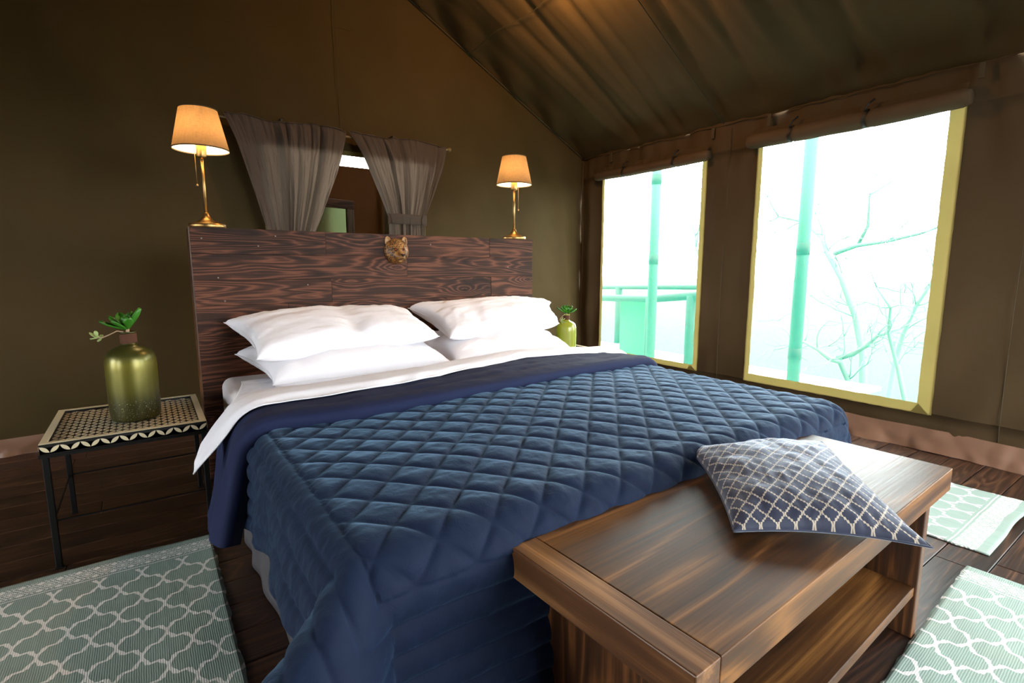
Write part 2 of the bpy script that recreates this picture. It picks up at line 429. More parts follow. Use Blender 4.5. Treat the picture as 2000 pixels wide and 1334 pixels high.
f = f*sstep(0, .15, dd)*sstep(0, .12, top[:, None]-Z)
P = np.stack([X, YB-f, Z], -1)
def skb(i, j):
    cx, cz = (xs[i]+xs[i+1])/2, (vz[j]+vz[j+1])*2
    return (OP[0] < cx < OP[1] and OP[2] < cz < OP[3]) or vz[j]*4 > max(top[i], top[i+1])+.01
wb = struct(gmesh('wall_back', P, M['canvas'], skip=skb), 'olive canvas gable wall behind the headboard')
seam([(1.02, YB-.012, z) for z in np.linspace(1.9, 3.2, 12)], wb, .005)
seam([(x, YB-.016, roofz(x)-.012) for x in np.linspace(RIDGE, XR, 40)], wb, .016)
# left wall and front wall (out of view), with openings that let the daylight in
def simple_wall(name, P4, mat): return struct(mesh(name, P4, [tuple(range(len(P4)))], mat))
LW = [(-3.6, -1.2), (-.6, .6)]
zl = roofz(RIDGE)-(RIDGE-XLW)*.528
ysl = [YF, -3.9, -2.4, -1.6, -.2, YB]; zsl = [0, .5, 1.8, zl]
vsx = [(XLW, y, z) for y in ysl for z in zsl]
struct(mesh('wall_left', vsx, grid_faces(6, 4, lambda i, j: j == 1 and i in (1, 3)), M['canvas']))
XD0, XD1 = .7, 3.0
xf = [XLW, XD0, XD1, XR]; zf = [0, 2.25, 4.2]
vv = []
for x in xf:
    for z in zf:
        tz = roofz(x) if x > RIDGE else roofz(RIDGE)-(RIDGE-x)*.528
        vv.append((x, YF, min(z, tz)))
vsf = vv; struct(mesh('wall_front', vsf, grid_faces(4, 3, lambda i, j: i == 1 and j == 0)+[], M['canvas']))
mesh_gab = mesh('wall_front_gable', [(XLW, YF, 1.9), (RIDGE, YF, roofz(RIDGE)), (XD0, YF, roofz(XD0)), (XD0, YF, 2.2), (XLW, YF, 2.2)], [(0, 1, 2, 3, 4)], M['canvas']); struct(mesh_gab)
# roof: two slopes, sagging cloth
def slope(x0, x1, zf_, sgn):
    us = np.linspace(0, 1, 110); ysr = np.linspace(YF, YB+.01, 260)
    A, Y = np.meshgrid(us, ysr, indexing='ij'); X = x0+(x1-x0)*A; Z = zf_(X)
    yy = Y+.25*A*np.sin(Y*1.3)
    fold = .030*np.abs(np.sin(yy*5.2+.8*np.sin(yy*2.1)))**.5*(1-.55*A)*sstep(.0, .06, A)
    fold = fold+.014*fbm(yy*9, A*1.5, 2.)*sstep(0, .03, A)*(1-.4*A)
    for yk_, w_, d_ in ((.30, .030, .05), (.02, .025, .055), (-.12, .02, .03), (-.50, .030, .06), (-.78, .025, .03), (-1.35, .04, .04), (-1.9, .03, .05)):
        fold = fold+.62*d_*np.exp(-np.abs((Y-yk_+.14*A*3.0)/w_)**1.3)*sstep(0, .04, A)*(1-.75*sstep(.2, .8, A))
    sag = -.05*np.sin(math.pi*np.clip(A, 0, 1))
    near = sstep(0, .55, YB-Y)
    tug = .03*np.sin((X*.9-Y*.8)*16)*np.exp(-(YB-Y)/.30)*sstep(0, .05, YB-Y)
    Z = Z+(sag+fold)*near+tug*(1-near*.3)
    return np.stack([X, Y, Z], -1)
ce = struct(gmesh('ceiling', slope(XR, RIDGE, roofz, 1), M['canvas_roof']), 'sagging dark olive canvas tent roof')
gmesh('far_slope', slope(XLW, RIDGE, lambda x: roofz(RIDGE)-(RIDGE-x)*.528, -1), M['canvas_roof'], ce)
for yk in (-.47,):
    seam([(x, yk-.08*(XR-x), roofz(x)-.05*math.sin(math.pi*min(1, (XR-x)/3.6))-.004) for x in np.linspace(XR-.02, RIDGE+.1, 30)], ce, .012)
seam([(2.02+.02*math.sin(y*9), y, roofz(2.02)-.055) for y in np.linspace(-3, .9, 60)], ce, .008)
# vinyl mud flap
def flap(name, along, n, depth, parent=None):
    us = np.linspace(along[0], along[1], n); hs = np.linspace(0, 1, 7)
    A, H = np.meshgrid(us, hs, indexing='ij'); k = .022*np.abs(fbm(A*7, H*1.3, 8., 3))*(1-H*.7)+.012*np.maximum(0, vnoise(A*3.3, 4.2))**2*4*(1-H)
    return A, H, k
A, H, k = flap('x', (YF, YB), 420, 0)
struct(gmesh('baseboard_right', np.stack([XR-.018-k-.012*(1-H), A, .002+.125*H+.003*np.sin(A*9)], -1), M['skirt']), 'brown vinyl skirt along the foot of the side wall')
A, H, k = flap('x', (XLW, XR), 420, 0)
struct(gmesh('baseboard_back', np.stack([A, YB-.012-k, .002+.098*H+.003*np.sin(A*9)], -1), M['skirt']), 'brown vinyl skirt along the foot of the back wall')

# ------------------------------------------------------------------ windows in the side wall
def window(n, a, b, c, e, tl, tr, tb):
    t_ = struct(thing('window_%d' % n, 'mesh window', 'window', (XR, (a+b)/2, (c+e)/2)))
    del t_['category']; t_['label'] = ['smaller mesh window beside the headboard end of the bed', 'larger mesh window with bare trees outside'][n-1] if n < 3 else 'mesh window nearer the tent front'
    cy, cz = (a+b)/2, (c+e)/2; x0 = -.018; bm = None
    def strip(y0, y1, z0, z1, nm='trim_strip'):
        y0 -= .008*(abs(y0-a) < 1e-6); y1 += .008*(abs(y1-b) < 1e-6); z0 -= .008*(abs(z0-c) < 1e-6)
        us = np.linspace(0, 1, 40 if abs(z1-z0) > abs(y1-y0) else 3); vs2 = np.linspace(0, 1, 3 if abs(z1-z0) > abs(y1-y0) else 40)
        U_, V_ = np.meshgrid(us, vs2, indexing='ij')
        Y = y0+(y1-y0)*V_; Z = z0+(z1-z0)*U_
        P = np.stack([x0+.002*fbm(Y*14, Z*14, 1.)-.0, Y-cy+.0015*vnoise(Z*40, 2.), Z-cz+.0015*vnoise(Y*40, 5.)], -1)
        return gmesh(nm, P, M['trim'], t_)
    strip(b-tl, b, c, e); strip(a, a+tr, c, e); strip(a+tr*1.0, b-tl*1.0, c, c+tb); strip(a+tr, b-tl, e-.03, e)
    # mitred little fold at the lower corner nearer the camera
    mesh('corner_fold', [(x0-.004, a-cy, c-cz-.01), (x0-.006, a-cy+.055, c-cz+tb), (x0-.004, a-cy+.085, c-cz-.004)], [(0, 1, 2)], M['trim'], t_)
    gu = np.array([[(x0+.006, y-cy, z-cz) for z in (c+.01, e-.01)] for y in (a+.01, b-.01)], float)
    gmesh('gauze_pane', gu, M['gauze'], t_, smooth=False)
    return t_
window(1, *WIN[0], .024, .036, .036)
window(2, *WIN[1], .03, .062, .05)
window(3, *WIN[2], .03, .05, .05)
t = NT('added warm roof glow'); e = t.n('ShaderNodeEmission'); e.inputs[0].default_value = (1, .52, .20, 1); e.inputs[1].default_value = BULB*7.5; t.surf(e.outputs[0]); M['added_bulb'] = t.m  # emission of the added, unseen roof lamp
def rolled(a, b, z, r, label, straps):
    t_ = thing('rolled_blind', label, 'blind', (XR-.028-r, (a+b)/2, z))
    n = 70; seg = 20; cy = (a+b)/2; vs = []; us = np.linspace(a, b, n)
    for i, y in enumerate(us):
        e_ = min(i, n-1-i)/2.0; rr = r*(1-.25*max(0, 1-e_))
        for s in straps: rr *= 1-.10*math.exp(-((y-s)/.02)**2)
        for k in range(seg):
            an = 2*math.pi*k/seg
            q = rr*(1+.06*float(vnoise(y*5, an*2.))+.05*math.sin(an*2+y*2.0))
            vs.append((q*math.cos(an), y-cy, q*math.sin(an)*.92-.008*math.sin(math.pi*i/(n-1))))
    fs = grid_faces(n, seg)+[(i*seg+seg-1, (i+1)*seg+seg-1, (i+1)*seg, i*seg) for i in range(n-1)]+[tuple(range(seg)), tuple(range(n*seg-1, n*seg-seg-1, -1))]
    mesh('canvas_roll', vs, fs, M['blind'], t_, True)
    # flap that joins the roll to the wall
    A, H = np.meshgrid(np.linspace(a+.02, b-.02, 80), np.linspace(0, 1, 4), indexing='ij')
    gmesh('gathered_flap', np.stack([r*.6*H+.004*np.sin(A*70+2*np.sin(A*9))*(1-H*.3), A-cy, r*.6+(.05)*H], -1), M['canvas_side'], t_)
    for s in straps:
        ring = [((r*1.06)*math.cos(q), s-cy+.006*math.sin(q*2), (r*1.06)*.95*math.sin(q)-.004) for q in np.linspace(0, 2*math.pi, 24)]
        vs2 = []; 
        for p in ring: vs2 += [(p[0], p[1]-.008, p[2]), (p[0], p[1]+.008, p[2])]
        o = mesh('strap', vs2, [(2*i, 2*i+2, 2*i+3, 2*i+1) for i in range(23)], M['black'], t_, True)
        otube('strap_tail', [(-r*.9, s-cy, r*.6), (-r*.7, s-cy-.01, r*1.3), (-r*.1, s-cy-.03, r*1.9)], .006, M['black'], t_, 6)
    return t_
rolled(-.40, .78, 1.835, .042, 'rolled canvas blind tied above the smaller window', (-.10, .42))
rolled(-1.88, -.70, 1.862, .050, 'rolled canvas blind tied above the larger window', (-1.42, -1.0))
rolled(-4.25, -2.7, 1.9, .05, 'rolled canvas blind above the window nearer the tent front', (-3.8, -3.2))

# ------------------------------------------------------------------ bathroom behind the gable
YBT = 2.62
BX0, BX1 = -.2, 3.0
BW = (.55, 2.55, 2.03, 2.22)
xs2 = [BX0, BW[0], 1.28, 2.06, BW[1], BX1]; zs2 = [0, 1.70, BW[2], BW[3], 2.65]
struct(mesh('wall_bathroom', [(x, YBT, z) for x in xs2 for z in zs2], grid_faces(6, 5, lambda i, j: (j == 2 and 1 <= i <= 3) or (j == 1 and i in (1, 3))), M['bathroom']))
struct(mesh('wall_bathroom_left', [(BX0, y, z) for y in (YB+.02, YB+.35, YBT-.3, YBT) for z in (0, .9, 2.2, 2.65)], grid_faces(4, 4, lambda i, j: i == 1 and j == 1), M['canvas']))
for lo, hi in (((BW[0]-.02, YBT-.02, BW[3]), (BW[1]+.02, YBT-.01, BW[3]+.07)),):
    struct(box('trim_1', lo, hi, M['trim'], None, 0))
struct(mesh('wall_bathroom_right', [(BX1, YB+.02, 0), (BX1, YBT, 0), (BX1, YBT, 2.65), (BX1, YB+.02, 2.65)], [(0, 1, 2, 3)], M['pale']))
struct(mesh('ceiling_bathroom', [(BX0, YB+.02, 2.65), (BX1, YB+.02, 2.65), (BX1, YBT, 2.65), (BX0, YBT, 2.65)], [(0, 1, 2, 3)], M['canvas_roof']))
struct(mesh('floor_bathroom', [(BX0, YB+.02, -.01), (BX1, YB+.02, -.01), (BX1, YBT, -.01), (BX0, YBT, -.01)], [(0, 1, 2, 3)], M['floor']))
w3 = struct(thing('window_4', 'opening to the bathroom behind the curtains', 'w', (0, 0, 0))); del w3['category']
for lo, hi in (((OP[0], YB-.004, OP[3]-.032), (OP[1], YB+.004, OP[3])), ((OP[0], YB-.004, OP[2]), (OP[0]+.03, YB+.004, OP[3]-.03)), ((OP[1]-.03, YB-.004, OP[2]), (OP[1], YB+.004, OP[3]-.03))):
    box('trim_strip', lo, hi, M['trim'], w3, .001)
box('tent_pole', (1.93, YBT-.10, 0), (1.975, YBT-.055, 2.65), M['canvas'], None, .01, 2)
tag(bpy.data.objects['tent_pole'], 'khaki upright pole in the bathroom beside the framed mirror', 'pole')
mt = thing('framed_mirror', 'wood framed mirror in the bathroom seen between the curtains', 'mirror', (1.2, YBT-.17, 1.2), .28)
mx0, mx1, mz0, mz1, fw_ = -.42, .43, -.62, .485, .085
for lo, hi, ax in (((mx0, -.02, mz1-fw_), (mx1, .012, mz1), 0), ((mx0, -.02, mz0), (mx1, .012, mz0+fw_), 0), ((mx0, -.02, mz0+fw_), (mx0+fw_, .012, mz1-fw_), 2), ((mx1-fw_, -.02, mz0+fw_), (mx1, .012, mz1-fw_), 2)):
    box('frame_board', lo, hi, M['headwood'] if ax == 0 else M['bench_z'], mt, .004)
box('mirror_glass', (mx0+fw_, -.004, mz0+fw_), (mx1-fw_, .0, mz1-fw_), NT('mirror silver').p(Base_Color='#c8d2b4', Roughness=.12, Metallic=1.0).m, mt, 0)

# ------------------------------------------------------------------ curtains and rod
YC = .93
rod = thing('curtain_rod', 'thin wooden curtain rod across the bathroom opening', 'rod', (0, YC, 0))
RZ = lambda x: 1.925-.012*math.sin(math.pi*(x-.25)/1.6)
otube('rod', [(x, 0, RZ(x)) for x in np.linspace(.25, 1.84, 14)], .007, M['mat_rod'], rod)
otube('rod_end', [(1.83, 0, RZ(1.84)), (1.85, 0, RZ(1.84)), (1.856, 0, RZ(1.84))], [.013, .014, .006], M['mat_rod'], rod, 10)
for x in (.62, .80, 1.38):
    box('rod_clip', (x-.009, -.012, RZ(x)-.005), (x+.009, .08, RZ(x)+.05), M['black'], rod, .003)
def curtain(label, xl, xr, zt, zb, bl, br, zbot, folds, tie, seed, pw=1.6):
    t_ = thing('curtain', label, 'curtain', (0, YC-.016, 0), group=None)
    nu, nv = 260, 90; u = np.linspace(0, 1, nu); v = np.linspace(0, 1, nv); U_, V_ = np.meshgrid(u, v, indexing='ij')
    z = zt+(zbot-zt)*V_; q = np.clip((zt-z)/(zt-zb), 0, 1.0)
    g = q**pw*(1-.12*np.sin(math.pi*q))
    g2 = q**.85
    L = xl+(bl-xl)*g2; Rr = xr+(br-xr)*q**1.25
    flare = np.clip((zb-z)/(zb-zbot+1e-6), 0, 1) if tie else 0*z
    cxx = (bl+br)/2; 
    X = L+(Rr-L)*U_
    amp = .046+.034*q
    ph = 2*math.pi*folds*(U_+.06*np.sin(U_*9+seed)+.03*np.sin(U_*23+seed*2))
    Y = -amp*(np.abs(np.sin(ph*.5))**.7)*(.5+.5*vnoise(U_*folds*.9, seed*3.7))*sstep(0, .12, q+.04)-.014*np.sin(ph*.5)*sstep(0, .25, q)
    Y = Y+.006*fbm(U_*40, V_*6, seed, 2)-.02*sstep(0, .3, q)
    Z = z+.010*np.sin(U_*9+seed)*(1-q)+.006*vnoise(U_*14, seed)*(1-q)
    X = X+.006*np.sin(ph)*sstep(.1, .6, q)
    gmesh('cloth', np.stack([X, Y, Z], -1), M['curtain'], t_)
    seamrow = [(float(X[i, 2]), float(Y[i, 2])-.001, float(Z[i, 0])-.002) for i in range(0, nu, 2)]
    otube('header_hem', seamrow, .0035, M['curtain'], t_, 5)
    if tie:
        A, H = np.meshgrid(np.linspace(0, 1, 30), np.linspace(0, 1, 6), indexing='ij')
        gmesh('tieback', np.stack([bl-.008+(br-bl+.016)*A, -.055-.012*np.sin(math.pi*A)+.002*fbm(A*8, H*3, 1.), zb+.035-.075*H-.012*A*0], -1), M['curtain'], t_, solid=.002)
    return t_
curtain('left taupe curtain gathered towards the left behind the headboard', .285, 1.028, 1.945, 1.24, .49, .78, 1.02, 7, False, 1.0)
curtain('right taupe curtain held by a flat tieback band', 1.048, 1.80, 1.945, 1.37, 1.30, 1.59, 1.02, 8, True, 2.3)

# ------------------------------------------------------------------ headboard
HW, HT = 1.95, .12
hb = thing('headboard', 'tall dark stained plank headboard behind the bed', 'headboard', (0, 0, 0))
RH = .1205; z = 1.2; jx = [(.60, 1.61), (1.05,), (.62, 1.62), (.40, 1.30), (.85, 1.55), (.30, 1.1), (.7, 1.5), (.4, 1.3), (.9,), (.5, 1.4)]
for i in range(10):
    z1 = 1.2-i*RH; z0 = max(z1-RH, 0); cuts = [0]+list(jx[i])+[HW]
    for a, b in zip(cuts, cuts[1:]):
        d = random.uniform(-.0012, .0012)
        box('plank', (a+.0003, d, z0+.0003), (b-.0003, .022, z1-.0003), M['headwood'], hb, .0009)
box('core_panel', (.004, .0215, 0), (HW-.004, HT, 1.1985), M['headwood'], hb, .002)
box('edge_board', (-.004, .002, 0), (.0035, HT+.002, 1.2), M['bench_z'], hb, .001)
for x, zz in ((.045, 1.15), (.28, 1.12), (.36, 1.17), (.12, .86), (.10, .97), (1.2, 1.15), (1.75, 1.02), (.5, .93)):
    o = lathe('nail_head', [(.0001, 0), (.003, 0), (.0035, -.001), (.0035, -.002)], metal('nail', '#8a8078', .5), hb, 10); o.rotation_euler = (math.pi/2, 0, 0); o.location = (x, -.0025, zz)

# ------------------------------------------------------------------ lamps
def lamp(x, y, label, ang):
    t_ = thing('table_lamp', label, 'lamp', (x, y, 1.2), ang, 'brass table lamps on the headboard')
    lathe('lamp_base', [(.0005, 0), (.076, 0), (.078, .002), (.078, .019), (.075, .021), (.070, .022), (.062, .0235), (.05, .026), (.045, .031), (.034, .034), (.025, .042), (.018, .053), (.0135, .062), (.012, .070), (.008, .073), (.0005, .075)], M['brass'], t_, 48)
    otube('stem', [(0, 0, .07), (0, 0, .2), (0, 0, .33)], .0065, M['brass'], t_, 14)
    lathe('socket', [(.0065, .318), (.018, .320), (.021, .327), (.021, .385), (.016, .392), (.0005, .393)], M['brass'], t_, 24)
    sh = lathe('lamp_shade', [(.116, .355), (.1165, .3565), (.078, .533), (.0775, .534)], M['shade'], t_, 64)
    lathe('lining', [(.1145, .357), (.0765, .532)], M['shade_in'], t_, 64)
    lathe('shade_rim', [(.1155, .353), (.1175, .353), (.1175, .358), (.1155, .358), (.1155, .353)], M['seam'], t_, 64)
    lathe('shade_rim', [(.0775, .530), (.0790, .530), (.0790, .535), (.0775, .535), (.0775, .530)], M['seam'], t_, 64)
    for k in range(3):
        a = k*2*math.pi/3+.4
        otube('spider_arm', [(.012*math.cos(a), .012*math.sin(a), .385), (.078*math.cos(a), .078*math.sin(a), .525)], .0015, M['brass'], t_, 6)
    lathe('bulb', [(.012, .385), (.014, .40), (.026, .43), (.030, .45), (.026, .472), (.012, .484), (.0005, .486)], M['bulb'], t_, 20)
    cx_, cy_ = -.034*math.cos(-.6), .034*math.sin(.6)
    pc = otube('pull_chain', [(cx_, -.0, .36), (cx_, -.0, .20)], .0013, M['brass'], t_, 6)
    lathe('pull_knob', [(.0005, 0), (.004, .001), (.0058, .006), (.004, .011), (.0005, .012)], M['brass'], pc, 12, (cx_, 0, .188))
    return t_
lamp(.080, .078, 'left brass table lamp, nearer the camera, on the headboard end', .2)
lamp(1.855, .078, 'right brass table lamp, beside the side wall end of the headboard', 2.6)

def added_lamp(x, y, z):  # unseen lamp, added to warm the roof canvas
    t_ = thing('added_roof_lamp', 'small brass lamp added unseen under the tent roof for its glow', 'lamp', (x, y, z))
    otube('cord', [(0, 0, .06), (0, 0, .3), (0, 0, roofz(x)-z-.06)], .003, M['black'], t_, 6)
    lathe('cap', [(.0005, .07), (.02, .068), (.026, .05), (.026, .03), (.0005, .03)], M['brass'], t_, 20)
    lathe('bulb', [(.012, .03), (.030, .005), (.030, -.012), (.026, -.032), (.012, -.044), (.0005, -.046)], M['added_bulb'], t_, 20)
added_lamp(PX, PY, PZ)

# ------------------------------------------------------------------ leopard mask
def leopard():
    t_ = thing('leopard_head_ornament', 'small painted leopard head ornament fixed to the headboard', 'ornament', (.985, -.004, 1.108)); t_.rotation_euler = (0, 0, -.02); t_.scale = (1.42, 1.42, 1.42)
    m = NT('leopard paint')
    vo = m.n('ShaderNodeTexVoronoi'); m.set(vo.inputs['Vector'], m.mapping(m.coord(), (1, 1, .8))); vo.inputs['Scale'].default_value = 165
    sp_ = m.math('MULTIPLY', m.math('LESS_THAN', vo.outputs['Distance'], .46), m.math('GREATER_THAN', vo.outputs['Distance'], .10))
    sx = m.n('ShaderNodeSeparateXYZ'); m.set(sx.inputs[0], m.coord())
    side = m.math('GREATER_THAN', m.math('ADD', sx.outputs[1], m.math('MULTIPLY', m.noise(m.coord(), 60, 2), .03)), -.026)
    base = m.ramp(m.noise(m.coord(), 40, 3), [(.3, '#5e3c1a'), (.7, '#a07440')])
    m.p(Base_Color=m.mix(m.math('MULTIPLY', m.math('MULTIPLY', sp_, side), .9), base, '#1c0f07'), Roughness=.45); m.bump(m.noise(m.coord(), 150, 3), .3, .002)
    nt, np_ = 48, 64; th = np.linspace(0.02, math.pi-.02, nt); ph = np.linspace(0, 2*math.pi, np_, endpoint=False)
    T, Pp = np.meshgrid(th, ph, indexing='ij'); d = np.stack([np.sin(T)*np.cos(Pp), np.sin(T)*np.sin(Pp), np.cos(T)], -1)  # -y is the front
    x, y, z = d[..., 0], d[..., 1], d[..., 2]; fr = np.clip(-y, 0, 1)
    S = np.stack([x*.050, y*.034, z*.050], -1)
    g = lambda cx, cz, s, a: a*np.exp(-(((x-cx)**2+(z-cz)**2)/s**2))*(fr > 0)*sstep(0, .35, fr)
    push = g(0, -.36, .46, .020)+g(.20, -.46, .2, .006)+g(-.20, -.46, .2, .006)+g(.17, -.45, .17, .006)+g(-.17, -.45, .17, .006)+g(0, -.28, .14, .007)+g(0, -.82, .22, .010)-g(.33, .05, .13, .006)-g(-.33, .05, .13, .006)+g(0, .1, .12, .004)+g(.36, .24, .16, .004)+g(-.36, .24, .16, .004)-g(0, -.62, .10, .007)
    S[..., 1] -= push; S[..., 0] += np.sign(x)*g(.0, -.5, .9, .002)
    S[..., 2] -= g(0, -.5, .5, .004)
    S[..., 1] = np.minimum(S[..., 1], .012)
    nf = grid_faces(nt, np_)+[(i*np_+np_-1, (i+1)*np_+np_-1, (i+1)*np_, i*np_) for i in range(nt-1)]
    mesh('head', S.reshape(-1, 3), nf, m.m, t_, True)
    dk = NT('dark paint').p(Base_Color='#0c0706', Roughness=.3).m; gd = NT('amber eye').p(Base_Color='#8a3d12', Roughness=.2).m; er = NT('ear tan').p(Base_Color='#b48a5c', Roughness=.5).m
    # nose: inverted triangle
    mesh('nose', [(-.011, -.069, -.012), (.011, -.069, -.012), (0, -.070, -.025), (0, -.0745, -.014), (0, -.06, -.016), (-.006, -.0735, -.0125), (.006, -.0735, -.0125)], [(0, 5, 2), (5, 3, 2), (3, 6, 2), (6, 1, 2), (0, 4, 5), (5, 4, 3), (3, 4, 6), (6, 4, 1)], dk, t_, False)
    otube('mouth_line', [(-.017, -.056, -.036), (-.008, -.064, -.034), (0, -.067, -.028), (.008, -.064, -.034), (.017, -.056, -.036)], .0014, dk, t_, 6)
    for s in (-1, 1):
        e_ = lathe('eye', [(.0003, -.0045), (.003, -.004), (.0048, 0), (.003, .004), (.0003, .0045)], gd, t_, 14, (s*.0175, -.0375, .006))
        otube('eye_rim', [(s*.010, -.043, .002), (s*.013, -.0415, .0085), (s*.018, -.040, .011), (s*.0245, -.035, .008)], .0013, dk, t_, 6)
        # ear: cupped oval
        nu = 14; vs = []; fs = []
        for i in range(nu+1):
            a = math.pi*i/nu
            for j, kk in enumerate((1, .72, .72)):
                xx = s*.031+ .0115*kk*math.cos(a)*1.0+s*.004*math.sin(a); zz = .028+.027*kk*math.sin(a); yy = -.004-(0 if j < 1 else (-.004 if j == 1 else .0))
                vs.append((xx, yy+(.006 if j == 2 else 0), zz))
        for i in range(nu): 
            for j in range(2): fs.append((i*3+j, (i+1)*3+j, (i+1)*3+j+1, i*3+j+1))
        fs.append(tuple(i*3+2 for i in range(nu+1)))
        o = mesh('ear', vs, fs, er, t_, False); md = o.modifiers.new('s', 'SOLIDIFY'); md.thickness = .0035
leopard()

# ------------------------------------------------------------------ bed
bed = thing('bed', 'king size bed with white mattress and grey valance', 'bed', (.975, -1.0, 0))
BX, BXR, BY0, BYF = .075, 1.875, -.004, -1.96
def rbox(name, lo, hi, r, mat, parent, wob=.0, n=8):
    o = box(name, lo, hi, mat, parent, r, n, True)
    for p in o.data.polygons: p.use_smooth = True
    return o
o = rbox('mattress', (BX, BYF, .25), (BXR, BY0, .50), .045, M['whiteb'], None, n=5); o.parent = bed; o.location = Vector(o.location)-bed.location
o = box('box_base', (BX+.03, BYF+.03, .03), (BXR-.03, BY0-.01, .25), M['valance'], None, .01); o.parent = bed; o.location = Vector(o.location)-bed.location
# valance skirt hanging to the floor on three sides
path = [(BX-.005, BY0), (BX-.005, BYF-.005), (BXR+.005, BYF-.005), (BXR+.005, BY0)]
pts = []
for (x0, y0), (x1, y1) in zip(path, path[1:]):
    L = math.hypot(x1-x0, y1-y0); n = int(L/.012)
    for i in range(n):
        q = i/n; pts.append((x0+(x1-x0)*q, y0+(y1-y0)*q, (y1-y0)/L, -(x1-x0)/L))
pts = np.array(pts); S_ = np.arange(len(pts))*.012; Hh = np.linspace(0, 1, 10)
wv = (.006*np.sin(S_*22+2*np.sin(S_*7))+.014*vnoise(S_*4, 3.))[:, None]*(1-Hh)[None]**.8+.012*(1-Hh)[None]
P = np.stack([pts[:, 0, None]+pts[:, 2, None]*wv*1.0, pts[:, 1, None]+pts[:, 3, None]*wv, np.broadcast_to(.004+.275*Hh, wv.shape)], -1)
P[..., 0] = np.where(np.abs(P[..., 0]-BX) < .2, pts[:, 0, None]-wv*1.0, np.where(np.abs(P[..., 0]-BXR) < .2, pts[:, 0, None]+wv, P[..., 0])) if False else P[..., 0]
vo_ = gmesh('valance', P-np.array(bed.location), M['valance'], bed, solid=.002)
for sx in (.16, 1.79):
    for sy in (-.12, -1.85):
        o = box('bed_foot', (sx-.03, sy-.03, 0), (sx+.03, sy+.03, .035), M['sub'], None, .003); o.parent = bed; o.location = Vector(o.location)-bed.location

# drape of cloth over the mattress; a,b are cloth coordinates equal to x,y on top
XA, XB, YD, ZT, RR = .115, 1.83, -1.915, .530, .085
def drape(a, b, zt=ZT, grow=0.0, alL=None, alR=None, rad=RR, flare=57):
    dx = np.maximum(XA-grow-a, 0)+np.maximum(a-XB-grow, 0); sx = np.where(a < 1, -1.0, 1.0); dy = np.maximum(YD-grow-b, 0)
    r = np.hypot(dx, dy); th = np.arctan2(dy, dx+1e-9)
    yy = np.maximum(b, YD-grow)
    a0 = np.radians(alL(yy) if alL is not None else 8+0*yy); a0 = np.where(sx > 0, np.radians(4), a0)
    a1 = np.radians(4.0)
    al = a0*(1-sstep(0, math.pi/2, th))+a1*sstep(0, math.pi/2, th)+np.radians(flare)*np.sin(2*th)**1.3*np.where(dx*dy > 0, 1, 0)*np.where(sx > 0, .25, 1.0)
    az = th                                              # outward azimuth
    bend = math.pi/2-al; Lb = rad*bend
    k = np.minimum(r, Lb)/rad
    out = rad*np.sin(k)+np.maximum(r-Lb, 0)*np.cos(bend)
    drop = rad*(1-np.cos(k))+np.maximum(r-Lb, 0)*np.sin(bend)
    X = np.clip(a, XA-grow, XB+grow)+sx*out*np.cos(az); Y = np.maximum(b, YD-grow)-out*np.sin(az); Z = zt-drop
    # hanging folds, growing downwards
    f = sstep(.05, .45, r)
    along = np.where(dx > dy, b, a)
    wv = .012*np.sin(along*13+2.2*np.sin(along*5))+.010*fbm(along*7, r*2.5, 6., 3)
    X = X+np.where(dx > 0, sx*wv*f*np.cos(az), 0); Y = Y-np.where(dy > 0, wv*f*np.sin(az), 0)
    Z = Z+.022*np.sin(math.pi*np.clip((a-XA)/(XB-XA), 0, 1))**.8*sstep(YD, YD+.3, b)
    return np.stack([X, Y, np.maximum(Z, .012)], -1), r, dx, dy
def foldy(a): return np.interp(a, [-.5, 0, .15, .32, .6, .95, 1.3, 1.75, 2.3], [-1.07, -1.09, -1.14, -1.19, -1.20, -1.175, -1.13, -1.08, -1.03])     # the y of the turned-back fold
qt = thing('quilt', 'navy velvet quilt with diamond stitching, turned back below the pillows', 'quilt', (.975, -1.5, 0))
na, nb = 540, 340
a = np.linspace(XA-.36, XB+.36, na); v = np.linspace(0, 1, nb)
A, V = np.meshgrid(np.linspace(0, 1, na), v, indexing='ij'); ov = np.interp(V, [0, .1, .5, .66, 1], [.36, .34, .25, .24, .26]); A = XA-ov+(XB+.34-XA+ov)*A; y0 = foldy(A)+.02; B = y0+(YD-.47-y0)*V
alq = lambda y: 5+14*sstep(-1.35, -1.95, y)
P, r, dx, dy = drape(A, B, alL=alq)
c_ = .087
q1 = ((A+.02)+(B))/math.sqrt(2)/(c_*1.0); q2 = ((A+.02)-(B))/math.sqrt(2)/(c_*1.0)
cw_ = lambda d: 1-np.exp(-d/.011)
dia = cw_(np.abs(np.sin(math.pi*q1))*c_/math.pi)*cw_(np.abs(np.sin(math.pi*q2))*c_/math.pi)
db = np.maximum(np.maximum(XA-.03-A, A-XB-.03), YD-.12-B)
bord = cw_(np.abs(np.sin(math.pi*db/.056))*.056/math.pi)
puff = np.where(db < 0, dia*.0100, bord*.0095)
cr = .0022*fbm(A*26, B*34, 4., 3)*np.where(db < 0, dia, bord)+.004*fbm(A*9+B*3, B*7, 1.)*sstep(.0, .1, r)*1.0
broad = .008*fbm(A*2.2, B*2.2, 9., 2)*(1-sstep(0, .1, r))
sidecr = .002*np.abs(fbm(B*16+A*8, A*9, 2., 2))*sstep(.03, .15, dx)*(1-sstep(0, .05, dy))
nr = normals(P); nr *= np.where(nr[..., 2:3].mean() < 0, -1, 1)
P = P+nr*(puff+cr+broad+sidecr)[..., None]; P[..., 2] = np.maximum(P[..., 2], .008)
gmesh('quilt_panel', P-np.array(qt.location), M['velvet'], qt, flip=False)
